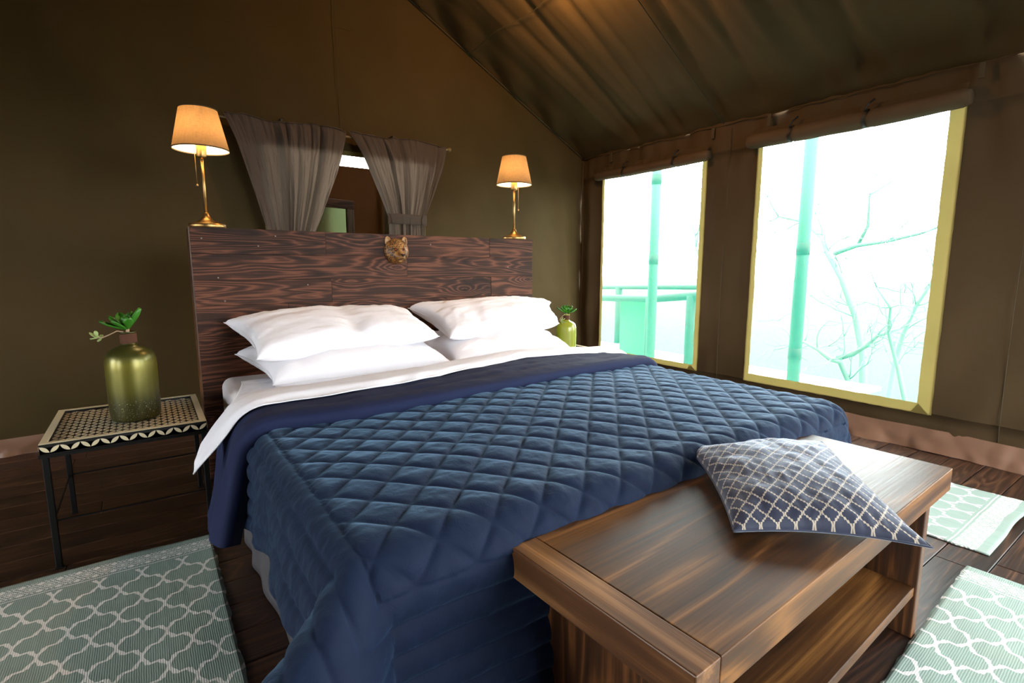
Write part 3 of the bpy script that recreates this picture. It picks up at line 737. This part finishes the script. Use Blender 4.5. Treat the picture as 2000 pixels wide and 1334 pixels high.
# turned-back strip showing the plain reverse
nr_ = 46; s_ = np.linspace(0, 1, nr_); boff = []; hoff = []
rr = .021
for s in s_:
    if s < .35: an = -math.pi/2+math.pi*(s/.35); boff.append(-.012-rr*math.cos(an)); hoff.append(rr+rr*math.sin(an))
    else: k = (s-.35)/.65; boff.append(-.012+k*.38); hoff.append(2*rr-.012*k)
boff = np.array(boff); hoff = np.array(hoff)
a = np.linspace(XA-.40, XB+.34, 330); A, SI = np.meshgrid(a, np.arange(nr_), indexing='ij')
alf = lambda y: 13+0*y
B = foldy(A)+boff[SI]*np.where(SI < 16, 1, 1); Hf = hoff[SI]
P, r, dx, dy = drape(A, B, alL=alf, grow=.0)
nr = normals(P); nr *= np.where(nr[..., 2:3].mean() < 0, -1, 1)
k = np.clip((SI/(nr_-1)-.35)/.65, 0, 1)
rid = .0065*np.abs(np.sin(k*math.pi*4.2+.25*np.sin(A*5)))**.5*(k > 0)
Hf = Hf+rid+.004*fbm(A*5, k*3, 3.)*sstep(0, .2, k)+.0015*fbm(A*22, k*12, 1.)*(k > 0)
P = P+nr*(Hf)[..., None]; P[..., 2] = np.maximum(P[..., 2], .012)
gmesh('turned_back_edge', P-np.array(qt.location), M['backing'], qt)['label'] = 'plain dark navy reverse of the quilt'

# white top sheet over the mattress, folded over the quilt edge
sh = thing('top_sheet', 'white top sheet folded down over the quilt, corner hanging at the left', 'sheet', (.975, -.7, 0))
nu, nv = 300, 90; u = np.linspace(0, 1, nu); v = np.linspace(0, 1, nv); U_, V_ = np.meshgrid(u, v, indexing='ij')
yh = -.30-.02*np.sin(u*7); yfz = np.interp(u, [0, .12, .2, .35, .5, .65, .8, .93, 1], [-1.0, -1.0, -1.03, -1.0, -.93, -.84, -.84, -.92, -1.0])+.008*np.sin(u*14)+.008*vnoise(u*9, 2.); yfz = yfz
Bv = yh[:, None]+(yfz-yh)[:, None]*V_
aL = XA+.01-.25*V_**1.5; aR = XB-.0+.20*V_**.9
Av = aL+(aR-aL)*U_
P, r, dx, dy = drape(Av, Bv, alL=lambda y: 40+0*y, zt=.512, rad=.07)
nr = normals(P); nr *= np.where(nr[..., 2:3].mean() < 0, -1, 1)
h = .006+.070*sstep(.35, .85, V_)+.004*fbm(U_*5+V_*2, V_*3, 7.)+.0045*np.abs(fbm(U_*9, V_*6, 5.))
edge = sstep(.93, 1.0, V_); h = h-.016*edge+.005*np.sin(U_*60+3*np.sin(U_*17))*edge*(1-edge)*4
P = P+nr*h[..., None]
gmesh('sheet_cloth', P-np.array(sh.location), M['white'], sh, solid=.003)

# ------------------------------------------------------------------ pillows
def pillow(name, label, cat, group, c4, tt, tb, mat, seed, pinch=.10, wrk=.0065, pw=.42, n=70, uvs=None, flange=None, crease=None):
    """c4: corners (u-,v-),(u+,v-),(u+,v+),(u-,v+)"""
    c4 = [Vector(c) for c in c4]; ctr = sum(c4, Vector())/4
    u = np.linspace(-1, 1, n); U_, V_ = np.meshgrid(u, u, indexing='ij')
    Uw = U_*(1-pinch*(1-V_**2)*np.abs(U_)**3); Vw = V_*(1-pinch*1.2*(1-U_**2)*np.abs(V_)**3)
    w00, w10, w11, w01 = [(1+s*Uw)*(1+q*Vw)/4 for s, q in ((-1, -1), (1, -1), (1, 1), (-1, 1))]
    Pm = sum(w_[..., None]*np.array(c)[None, None] for w_, c in zip((w00, w10, w11, w01), c4))
    nn = ((c4[1]-c4[0]).cross(c4[3]-c4[0])).normalized()
    if nn.z < 0: nn = -nn
    nn = np.array(nn); prof = ((1-U_**2)*(1-V_**2))**pw
    wr_ = wrk*fbm(U_*3.5+seed, V_*3.5, seed, 4)+wrk*.7*np.abs(fbm(U_*6, V_*2.2+seed, seed+3, 3))
    if crease: wr_ = wr_-crease[2]*np.exp(-((U_-crease[0])/crease[1])**2)*(1-V_)/2
    m_ = sstep(0, .25, prof)
    top = Pm+nn*(tt*prof+wr_*m_)[..., None]; bot = Pm-nn*(tb*prof+wr_*.4*m_)[..., None]
    side = .004*np.sin(U_*31+seed)*(np.abs(V_) > .97)
    vs = np.concatenate([top.reshape(-1, 3), bot.reshape(-1, 3)])-np.array(ctr)
    f1 = grid_faces(n, n); N = n*n; f2 = [tuple(N+i for i in f[::-1]) for f in f1]
    bm = bmesh.new(); 
    me = bpy.data.meshes.new(name); me.from_pydata(vs.tolist(), [], f1+f2); me.update()
    if uvs:
        uvl = me.uv_layers.new(name='UVMap'); idx = np.zeros(len(me.loops), int); me.loops.foreach_get('vertex_index', idx)
        uu = np.tile(np.stack([U_.ravel()*uvs/2, V_.ravel()*uvs/2], -1), (2, 1)); uvl.data.foreach_set('uv', uu[idx].ravel())
    bm.from_mesh(me); bmesh.ops.remove_doubles(bm, verts=bm.verts, dist=.0004); bmesh.ops.recalc_face_normals(bm, faces=bm.faces); bm.to_mesh(me); bm.free()
    o = link(name, me, mat, None, True); o.location = ctr; tag(o, label, cat, group); 
    # piped seam round the edge
    E_ = [Pm[i, 0] for i in range(n)]+[Pm[-1, j] for j in range(1, n)]+[Pm[i, -1] for i in range(n-2, -1, -1)]+[Pm[0, j] for j in range(n-2, -1, -1)]
    otube('seam_edge', [Vector(p)-ctr for p in E_], .0022, mat, o, 5)
    return o
G = 'white bed pillows'
pillow('pillow', 'lower left white pillow, under another pillow', 'pillow', G, [(.20, -.60, .555), (1.03, -.60, .535), (1.03, -.12, .62), (.13, -.12, .62)], .105, .07, M['white'], 1.3, pw=.34)
pillow('pillow', 'upper left white pillow, on top of its stack', 'pillow', G, [(.155, -.55, .655), (.99, -.50, .68), (1.03, -.06, .765), (.10, -.07, .765)], .10, .085, M['white'], 2.7, pw=.36, crease=(.05, .12, .035))
pillow('pillow', 'lower right white pillow, under another pillow', 'pillow', G, [(1.02, -.62, .545), (1.80, -.60, .535), (1.92, -.14, .60), (.98, -.14, .62)], .10, .07, M['white'], 4.1, pw=.34)
pillow('pillow', 'upper right white pillow, on top of its stack', 'pillow', G, [(1.05, -.50, .665), (1.80, -.46, .69), (2.05, -.08, .785), (1.02, -.06, .79)], .095, .085, M['white'], 5.9, pw=.36, crease=(-.45, .1, .02))

# ------------------------------------------------------------------ bench
BR = .035
be = thing('bench', 'low brown stained pine bench with a lower shelf at the foot of the bed', 'bench', (.383, -2.416, 0), BR)
bl, bdp, bh = 1.215, .415, .47
def bbox(name, lo, hi, mat, bev=.004, seg=2): return box(name, lo, hi, mat, be, bev, seg)
bbox('seat_board', (.062, .0, bh-.064), (bl, bdp, bh), M['bench_x'], .0025, 2)
bbox('breadboard_end', (0, 0, bh-.064), (.0618, bdp, bh), M['bench_y'], .0025, 2)
bbox('side_panel', (.085, .018, 0), (.118, bdp-.012, bh-.064), M['bench_z'], .003)
bbox('side_panel', (bl-.128, .018, 0), (bl-.095, bdp-.012, bh-.064), M['bench_z'], .003)
bbox('shelf', (.118, .024, .125), (bl-.128, bdp-.014, .152), M['bench_x'], .002)
pillow('cushion', 'square navy cushion with cream trellis pattern lying on the bench', 'cushion', None,
       [(.745, -2.245, .492), (.985, -2.500, .497), (1.36, -2.135, .525), (1.035, -1.925, .512)], .062, .012, M['cushion'], 8.1, pinch=.09, wrk=.004, pw=.5, n=80, uvs=.45)

# ------------------------------------------------------------------ inlaid side tables
def side_table(x, y, label, tw=.478, td=.51, h=.44):
    t_ = thing('side_table', label, 'side table', (x, y, 0))
    top = box('tray_top', (0, 0, h-.034), (tw, td, h-.010), M['resin'], t_, .001)
    rim = .022; org = Vector(top.location)
    for lo, hi in (((0, 0), (tw, rim)), ((0, td-rim), (tw, td)), ((0, rim), (rim, td-rim)), ((tw-rim, rim), (tw, td-rim))):
        box('rim', (*lo, h-.036), (*hi, h), M['bone'] if False else M['resin'], t_, .0008)
        box('rim_cap', (lo[0], lo[1], h), (hi[0], hi[1], h+.0022), M['bone'], t_, .0006)
    # petals of the inlay: lenses along the edges of a square lattice
    c = .039; nx = int((tw-2*rim)/c); ny = int((td-2*rim)/c); sx_ = (tw-2*rim)/nx; sy_ = (td-2*rim)/ny; vs = []; fs = []
    def petal(cx_, cy_, L, Wd, ang, z=0):
        b0 = len(vs); m = 4
        for i in range(m+1): q = -1+2*i/m; vs.append((cx_+(L*q*math.cos(ang)-Wd*(1-q*q)*math.sin(ang)), cy_+(L*q*math.sin(ang)+Wd*(1-q*q)*math.cos(ang)), z))
        for i in range(m-1, 0, -1): q = -1+2*i/m; vs.append((cx_+(L*q*math.cos(ang)+Wd*(1-q*q)*math.sin(ang)), cy_+(L*q*math.sin(ang)-Wd*(1-q*q)*math.cos(ang)), z))
        fs.append(tuple(range(b0, len(vs))))
    for i in range(nx+1):
        for j in range(ny+1):
            X_, Y_ = rim+i*sx_, rim+j*sy_
            if i < nx and j < ny:
                for ax_, ay_, an_ in ((.25, .25, 1), (.75, .75, 1), (.75, .25, -1), (.25, .75, -1)):
                    petal(X_+sx_*ax_, Y_+sy_*ay_, sx_*.345, sx_*.15, an_*math.atan2(sy_, sx_))
    vs = [(v_[0]-org.x, v_[1]-org.y, h-.0096-org.z) for v_ in vs]
    mesh('inlay_petals', vs, fs, M['bone'], top)['kind'] = 'stuff'
    # leaf inlays on the rim faces
    lf = bpy.data.meshes.new('inlay_leaf'); vs = []; m = 6; L, Wd = .0165, .0062
    for i in range(m+1): q = -1+2*i/m; vs.append((L*q, 0, Wd*(1-q*q)))
    for i in range(m-1, 0, -1): q = -1+2*i/m; vs.append((L*q, 0, -Wd*(1-q*q)))
    vs = vs+[(v_[0], .0008, v_[2]) for v_ in vs]; k = len(vs)//2
    lf.from_pydata(vs, [], [tuple(range(k)), tuple(range(2*k-1, k-1, -1))]+[(i, k+i, k+(i+1) % k, (i+1) % k) for i in range(k)]); lf.materials.append(M['bone'])
    def leaves(n, p0, dirv, rz, off):
        for i in range(n):
            for s in (-1, 1):
                o = bpy.data.objects.new('inlay_leaf', lf); COL.objects.link(o); o.parent = t_
                pos = Vector(p0)+Vector(dirv)*((i+.5)/n)+Vector(dirv)*(s*.25/n)
                o.location = (pos.x, pos.y, h-.018); o.rotation_euler = (0, 0, 0)
                o.rotation_euler = Matrix.Rotation(rz, 3, 'Z').to_4x4().to_euler()
                o.rotation_mode = 'XYZ'; e = (Matrix.Rotation(rz, 3, 'Z') @ Matrix.Rotation(-s*.72, 3, 'Y')).to_euler(); o.rotation_euler = e
    leaves(9, (0, -.0009, 0), (tw, 0, 0), 0, 0); leaves(9, (-.0009, 0, 0), (0, td, 0), math.pi/2, 0)
    leaves(9, (tw-rim+.0, 0, 0), (0, td, 0), math.pi/2, 0) if False else None
    leaves(9, (tw+.0009, 0, 0), (0, td, 0), -math.pi/2, 0); leaves(9, (0, td-rim-.0009, 0), (tw, 0, 0), 0, 0)
    box('iron_frame', (-.004, -.004, h-.046), (tw+.004, td+.004, h-.036), M['iron'], t_, .001)
    lg = .009
    for lx in (.012, tw-.012):
        for ly in (.012, td-.012):
            l_ = box('leg', (lx-lg, ly-lg, 0), (lx+lg, ly+lg, h-.046), M['iron'], t_, .0015)
            o = box('foot_pad', (-.012, -.012, 0), (.012, .012, .004), M['iron'], l_, .001); o.location = (0, 0, -(h-.046)/2+.002)
    for ly in (.012, td-.012): box('crossbar', (.02, ly-.003, .165), (tw-.02, ly+.003, .171), M['iron'], t_, .001)
    for lx in (.012, tw-.012): box('crossbar', (lx-.003, .02, .165), (lx+.003, td-.02, .171), M['iron'], t_, .001)
    return t_
side_table(-.512, -.560, 'black and bone inlaid side table left of the bed, all legs showing')
side_table(1.955, -.405, 'black and bone inlaid side table right of the bed, mostly hidden')

# ------------------------------------------------------------------ bottle vases and cuttings
t = NT('aged green glass'); sx = t.n('ShaderNodeSeparateXYZ'); t.set(sx.inputs[0], t.coord()); zz = sx.outputs[2]
base = t.ramp(t.math('MULTIPLY', zz, 1/.34), [(0, '#1e2410'), (.20, '#1e2610'), (.36, '#50501a'), (.66, '#6a661f'), (.76, '#333b18'), (1, '#20280f')])
stv = t.noise(t.mapping(t.coord(), (60, 60, 1.5)), 1, 3, .6)
speck = t.math('MULTIPLY', t.math('GREATER_THAN', t.noise(t.coord(), 210, 2, .6), .66), t.math('LESS_THAN', zz, .09))
c = t.mix(t.math('MULTIPLY', stv, .35), base, '#7d6e2a'); c = t.mix(t.math('MULTIPLY', speck, .6), c, '#b9bd9a')
t.p(Base_Color=c, Roughness=.36, Metallic=.55); t.bs.inputs['Coat Weight'].default_value = .25; t.bs.inputs['Coat Roughness'].default_value = .22
t.bs.inputs['Transmission Weight'].default_value = .0; t.bump(t.noise(t.coord(), 30, 2), .12, .004); M['vase'] = t.m
t = NT('aged green glass bright'); 
stv = t.noise(t.mapping(t.coord(), (60, 60, 1.5)), 1, 3, .6)
tl = t.n('ShaderNodeBsdfTranslucent'); tl.inputs[0].default_value = lin('#a0b02a'); t.p(Base_Color=t.mix(stv, '#7c8a24', '#a8a43a'), Roughness=.25); t.bs.inputs['Coat Weight'].default_value = .6
t.surf(t.mixsh(.35, t.bs.outputs[0], tl.outputs[0])); M['vase2'] = t.m
t = NT('succulent leaf'); n = t.noise(t.coord(), 30, 3, .6)
c = t.mix(n, '#3f8a1e', '#2a6414'); tl = t.n('ShaderNodeBsdfTranslucent'); t.set(tl.inputs[0], c); t.p(Base_Color=c, Roughness=.4)
t.surf(t.mixsh(.25, t.bs.outputs[0], tl.outputs[0])); M['leaf'] = t.m
M['leaf2'] = NT('pale leaf').p(Base_Color='#9fb070', Roughness=.5).m
M['stalk'] = NT('stalk').p(Base_Color='#a08468', Roughness=.6).m
M['twine'] = cloth('brown twine', '#5a3a2a', weave=300, bump=.6).m
def vase(x, y, z0, s, mat, label):
    t_ = thing('bottle_vase', label, 'vase', (x, y, z0))
    pr = [(.0005, .002), (.070, 0), (.078, .004), (.0815, .014), (.083, .04), (.084, .12), (.084, .20), (.083, .232), (.079, .250), (.070, .266), (.056, .277), (.040, .284), (.028, .290), (.0235, .296), (.0235, .335), (.0265, .338), (.0265, .342), (.020, .342), (.020, .29)]
    lathe('bottle', [(a_*s, b_*s) for a_, b_ in pr], mat, t_, 56)
    pts = [((.0250)*s*math.cos(q), .0250*s*math.sin(q), (.297+.036*q/(2*math.pi*9))*s) for q in np.linspace(0, 2*math.pi*9, 200)]
    otube('twine_collar', pts, .0024*s, M['twine'], t_, 5)
    return t_
def leafmesh(L, Wd, cup, seedv):
    us = np.linspace(0, 1, 9); vs_ = np.linspace(-1, 1, 5); U_, V_ = np.meshgrid(us, vs_, indexing='ij')
    wd = Wd*np.sin(math.pi*np.clip(U_, .0, 1)**1.6*.96+.03)**.8
    return np.stack([L*U_, wd*V_, cup*V_**2*Wd+L*.18*U_**2], -1)
def cutting(x, y, z0, s, leaves, sprig, label):
    t_ = thing('succulent_cutting', label, 'plant', (x, y, z0))
    otube('stalk', [(0, 0, -.05*s), (0, 0, .0), (0, 0, .012*s)], .006*s, M['stalk'], t_, 8)
    for az, el, L, Wd in leaves:
        P = leafmesh(L*s, Wd*s, .5, 0); Rm = Matrix.Rotation(math.radians(az), 3, 'Z') @ Matrix.Rotation(-math.radians(el), 3, 'Y')
        P2 = (P.reshape(-1, 3) @ np.array(Rm).T).reshape(P.shape); P2[..., 2] += .006*s
        gmesh('leaf', P2, M['leaf'], t_, solid=.0022*s)
    sp_ = otube('sprig', sprig[0], [.0022*s]*len(sprig[0]), M['stalk'], t_, 6)
    tip = Vector(sprig[0][-1])
    for k, (az, el, L, Wd) in enumerate(sprig[1]):
        P = leafmesh(L, Wd, .5, 0); Rm = Matrix.Rotation(math.radians(az), 3, 'Z') @ Matrix.Rotation(-math.radians(el), 3, 'Y')
        P2 = (P.reshape(-1, 3) @ np.array(Rm).T).reshape(P.shape)+np.array(tip)-np.array(sprig[2])*k
        gmesh('small_leaf', P2, M['leaf2'], sp_, solid=.0015)
    return t_
VX, VY, VZ = -.252, -.315, .4315
vase(VX, VY, VZ, 1.0, M['vase'], 'large dark green glass bottle vase on the left side table')
ri = lambda a_: math.degrees(YAW)+a_    # azimuth measured from the camera's right
cr_ = np.array([math.cos(YAW), math.sin(YAW), 0]); cf = np.array([-math.sin(YAW), math.cos(YAW), 0])
def q(rx, fy, z): return tuple(cr_*rx+cf*fy+np.array([0, 0, z]))
cutting(VX, VY, VZ+.342, 1.0, [(ri(8), 45, .095, .020), (ri(30), 60, .07, .018), (ri(175), 22, .085, .017), (ri(150), 35, .08, .020), (ri(200), 10, .09, .016), (ri(235), 25, .06, .018), (ri(270), 60, .05, .022), (ri(90), 55, .065, .020), (ri(-40), 40, .06, .018), (ri(120), 62, .055, .02)],
        ([q(-.01, -.01, .0), q(-.03, -.015, .003), q(-.06, -.02, -.012), q(-.085, -.02, -.022), q(-.11, -.02, -.022)], [(ri(180), 30, .028, .007), (ri(150), 60, .026, .007), (ri(210), -20, .024, .007), (ri(240), 40, .024, .007), (ri(120), 10, .022, .006), (ri(270), -40, .024, .006)], (-.004, .002, 0)), 'green succulent cutting with a pale trailing sprig in the larger vase')
V2 = (2.125, -.155, .4315)
vase(*V2, .80, M['vase2'], 'small yellow green bottle vase on the right side table')
cutting(V2[0], V2[1], V2[2]+.342*.8, .82, [(ri(0), 12, .085, .020), (ri(25), 35, .075, .020), (ri(60), 50, .07, .02), (ri(100), 48, .07, .02), (ri(140), 38, .075, .020), (ri(175), 18, .09, .018), (ri(200), 30, .07, .02), (ri(235), 40, .06, .02), (ri(275), 45, .055, .022), (ri(320), 28, .07, .02), (ri(340), 8, .07, .018)],
        ([q(-.01, -.012, .0), q(-.03, -.02, -.010), q(-.05, -.022, -.035), q(-.045, -.03, -.045)], [(ri(0), 20, .035, .007), (ri(20), 45, .03, .007), (ri(-20), -20, .035, .007), (ri(-60), -45, .03, .007), (ri(90), 10, .03, .006)], (-.003, 0, 0)), 'green succulent rosette in the smaller vase')

# ------------------------------------------------------------------ rugs
def rug(name, label, cx_, cy_, wd, L, rz, seed, lift=None):
    nu, nv = 60, 110; u = np.linspace(-wd/2, wd/2, nu); v = np.linspace(-L/2, L/2, nv); U_, V_ = np.meshgrid(u, v, indexing='ij')
    Z = .006+.004*np.maximum(0, fbm(U_*4+seed, V_*3, seed, 2))
    if lift is not None: Z = Z+lift(U_, V_)
    ex = .004*vnoise(V_*30, seed)*(np.abs(U_) > wd/2-.001); ey = .005*vnoise(U_*6, seed+2)*(np.abs(V_) > L/2-.001)
    o = gmesh(name, np.stack([U_+ex, V_+ey, Z], -1), M['rug'], None, solid=.005); o.location = (cx_, cy_, 0); o.rotation_euler = (0, 0, rz)
    return tag(o, label, 'rug')
rug('rug', 'sage rug with white trellis, left of the bed in front of the side table', -.395, -.600-RUGL/2, .68, RUGL, 0, 1.)
rug('rug', 'sage rug behind the bench, between bed and side wall', 2.53, -2.362+RUGL/2, .68, RUGL, 0, 5., lambda U_, V_: .012*np.maximum(0, np.sin(U_*11+1))*sstep(-.45, -.62, V_))
rug('rug', 'sage rug in front of the bench at the lower right', 2.052-RUGL/2, -2.332-.34-.035, .68, RUGL, math.pi/2+.045, 9.)

# ------------------------------------------------------------------ outside
gm = NT('dry grass hazed with distance'); n = gm.noise(gm.coord(), .8, 6, .7); sg = gm.n('ShaderNodeSeparateXYZ'); gm.set(sg.inputs[0], gm.coord()); far = gm.math('MULTIPLY', gm.math('SUBTRACT', sg.outputs[0], 4), 1/30, clamp=True)
gm.p(Base_Color=gm.mix(far, gm.mix(n, '#494543', '#3e3b3b'), '#585452'), Roughness=1, Specular_IOR_Level=0.0)  # distant ground mixed lighter: atmospheric haze painted into the colour
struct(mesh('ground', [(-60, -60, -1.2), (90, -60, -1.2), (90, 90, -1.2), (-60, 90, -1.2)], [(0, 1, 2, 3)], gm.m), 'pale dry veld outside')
M['pole'] = NT('treated pole').p(Base_Color='#332c26', Roughness=.8).m
M['pole2'] = NT('pale pole').p(Base_Color='#45574a', Roughness=.8).m
M['deck'] = NT('deck board').p(Base_Color='#b9b3a6', Roughness=.7).m
M['leafy'] = NT('green canvas sheet').p(Base_Color='#3f7a44', Roughness=.8).m
dk = thing('deck', 'pale timber deck outside the smaller window', 'deck', (4.6, .6, 0))
for i in range(11):
    box('deck_board', (-1.2+i*.17-0.0, -1.55, -.10), (-1.2+i*.17+.16, 3.2, -.065), M['deck'], dk, .003)
ral = thing('deck_railing', 'wooden deck railing outside the smaller window', 'railing', (0, 0, 0))
otube('rail', [(4.62, .45, .735), (4.62, 1.24, .65), (4.62, 2.6, .615)], .042, M['pole'], ral, 14)
otube('rail', [(5.35, .95, .78), (5.35, 3.0, .72)], .03, M['pole'], ral, 12)
otube('rail', [(4.62, .47, .73), (5.35, .95, .775)], .035, M['pole'], ral, 12)
otube('post', [(4.62, 1.215, -.064), (4.62, 1.215, .68)], .060, M['pole'], ral, 14)
otube('post', [(4.62, .66, -.064), (4.62, .66, .72)], .055, M['pole'], ral, 14)
otube('post', [(5.35, 2.4, -.064), (5.35, 2.4, .74)], .05, M['pole'], ral, 14)
box('folded_sheet', (4.72, 1.34, -.06), (4.75, 1.78, .60), M['leafy'], None, .004); tag(bpy.data.objects['folded_sheet'], 'green cloth sheet hanging below the deck rail', 'sheet')
for (px_, py_, cl, lb) in ((4.3, .93, (1.93, 1.10), 'slim roof pole standing outside the smaller window'), (4.3, -.62, (1.17, .29), 'slim roof pole standing outside the larger window')):
    tp_ = thing('roof_pole', lb, 'pole', (px_, py_, -.064))
    otube('pole_shaft', [(0, 0, 0), (0, 0, 1.2), (0, 0, 2.9)], .050, M['pole2'], tp_, 14)
    for zc in cl: otube('collar', [(0, 0, zc+.064-.05), (0, 0, zc+.064+.05)], .053, M['pole'], tp_, 14)
struct(mesh('roof_flysheet', [(XR+.1, -5.5, 2.42), (XR+.1, 3.6, 2.42), (5.0, 3.6, 2.30), (5.0, -5.5, 2.30)], [(0, 1, 2, 3)], M['canvas_roof'])) if False else None
# bare trees
M['bark'] = NT('pale bark').p(Base_Color='#6c6b66', Roughness=.9, Specular_IOR_Level=0.0).m
def tree(x, y, h, seed, label, first=None):
    rnd = random.Random(seed); vsA = []; fsA = []
    def branch(p, d, L, r, depth):
        pts = [p]; n = 6
        for i in range(n):
            d = (d+Vector((rnd.uniform(-.22, .22), rnd.uniform(-.22, .22), rnd.uniform(-.10, .16)))).normalized(); pts.append(pts[-1]+d*L/n)
        vs, fs = tube('', pts, [r*(1-.5*i/n) for i in range(n+1)], None, None, 5 if depth > 1 else 8)
        b0 = len(vsA); vsA.extend(vs); fsA.extend([tuple(b0+k for k in f) for f in fs])
        if depth < 5:
            for k in range(2 if depth < 1 else rnd.choice((2, 3))):
                i = rnd.randint(3, n); ax = Vector((rnd.uniform(-1, 1), rnd.uniform(-1, 1), rnd.uniform(-.2, .6))).normalized()
                branch(pts[i], (d*.8+ax*.8).normalized(), L*rnd.uniform(.6, .82), r*.52, depth+1)
    t_ = thing('bare_tree', label, 'tree', (x, y, -1.2))
    branch(Vector((0, 0, 0)), Vector((rnd.uniform(-.1, .1), rnd.uniform(-.1, .1), 1)), h*.45, .055, 0)
    mesh('branches', vsA, fsA, M['bark'], t_, True); return t_
def limb_tree(label, limbs, r0, seed):
    rnd = random.Random(seed); o0 = Vector((limbs[0][0][0], limbs[0][0][1], -1.2)); t_ = thing('bare_tree', label, 'tree', o0)
    vsA = []; fsA = []
    def put(pts, rr, sg):
        vs, fs = tube('', pts, rr, None, None, sg); b0 = len(vsA); vsA.extend(vs); fsA.extend([tuple(b0+k for k in f) for f in fs])
    def twig(p, d, L, r, dep):
        pts = [p]
        for i in range(5): d = (d+Vector([rnd.uniform(-.3, .3) for _ in range(3)])).normalized(); pts.append(pts[-1]+d*L/5)
        put(pts, [r*(1-.12*i) for i in range(6)], 5)
        if dep: 
            for _ in range(2): twig(pts[rnd.randint(2, 5)], (d+Vector([rnd.uniform(-1, 1) for _ in range(3)])).normalized(), L*.7, r*.6, dep-1)
    for n_, lb in enumerate(limbs):
        pts = [Vector((p[0]+.10*math.sin(i*1.3+n_), p[1], p[2]))-o0 for i, p in enumerate(lb)]
        if lb[0][2] < 0: pts = [Vector((pts[0].x, pts[0].y, 0))]+pts
        r = r0[n_]; put(pts, [r*(1-.75*i/len(pts)) for i in range(len(pts))], 8)
        for i in range(2, len(pts)):
            for _ in range(2): twig(pts[i], (pts[i]-pts[i-1]+Vector([rnd.uniform(-.25, .25) for _ in range(3)])).normalized(), .34, r*.22, 2)
    mesh('branches', vsA, fsA, M['bark'], t_, True); return t_
limb_tree('bare forked tree close outside the larger window, low branches', [[[5.4, -0.62, -0.38], [5.4, -0.58, -0.1], [5.4, -0.51, 0.08], [5.4, -0.47, 0.11], [5.4, -0.35, 0.2], [5.4, -0.17, 0.24], [5.4, 0.02, 0.26]],
    [[5.4, -0.47, 0.11], [5.4, -0.61, 0.17], [5.4, -0.76, 0.28], [5.4, -0.86, 0.39], [5.4, -1.01, 0.47]]], [.035, .028], 4)
limb_tree('tall bare tree outside the larger window, limbs spreading right', [[[6.0, -0.55, -0.46], [6.0, -0.47, 0.07], [6.0, -0.38, 0.49], [6.0, -0.26, 0.89], [6.0, -0.1, 1.17], [6.0, 0.02, 1.35], [6.0, 0.26, 1.54], [6.0, 0.53, 1.62]],
    [[6.0, -0.1, 1.17], [6.0, -0.32, 1.25], [6.0, -0.64, 1.28], [6.0, -0.92, 1.34], [6.0, -1.18, 1.46]], [[6.0, -0.32, 1.25], [6.0, -0.44, 1.44], [6.0, -0.46, 1.74], [6.0, -0.63, 1.87]]], [.045, .028, .02], 6)
limb_tree('slender bare sapling right in the larger window', [[[5.0, -1.24, -0.18], [5.0, -1.11, 0.16], [5.0, -1.03, 0.46], [5.0, -1.07, 0.68], [5.0, -0.96, 0.85]]], [.022], 9)
limb_tree('bare leaning tree beyond the tall one in the larger window', [[[6.9, -0.48, -0.57], [6.9, -0.47, -0.16], [6.9, -0.54, 0.25], [6.9, -0.67, 0.59], [6.9, -0.82, 0.92], [6.9, -1.05, 1.18]]], [.035], 12)
tree(8.5, 3.0, 4.6, 15, 'bare tree far off beyond the smaller window')
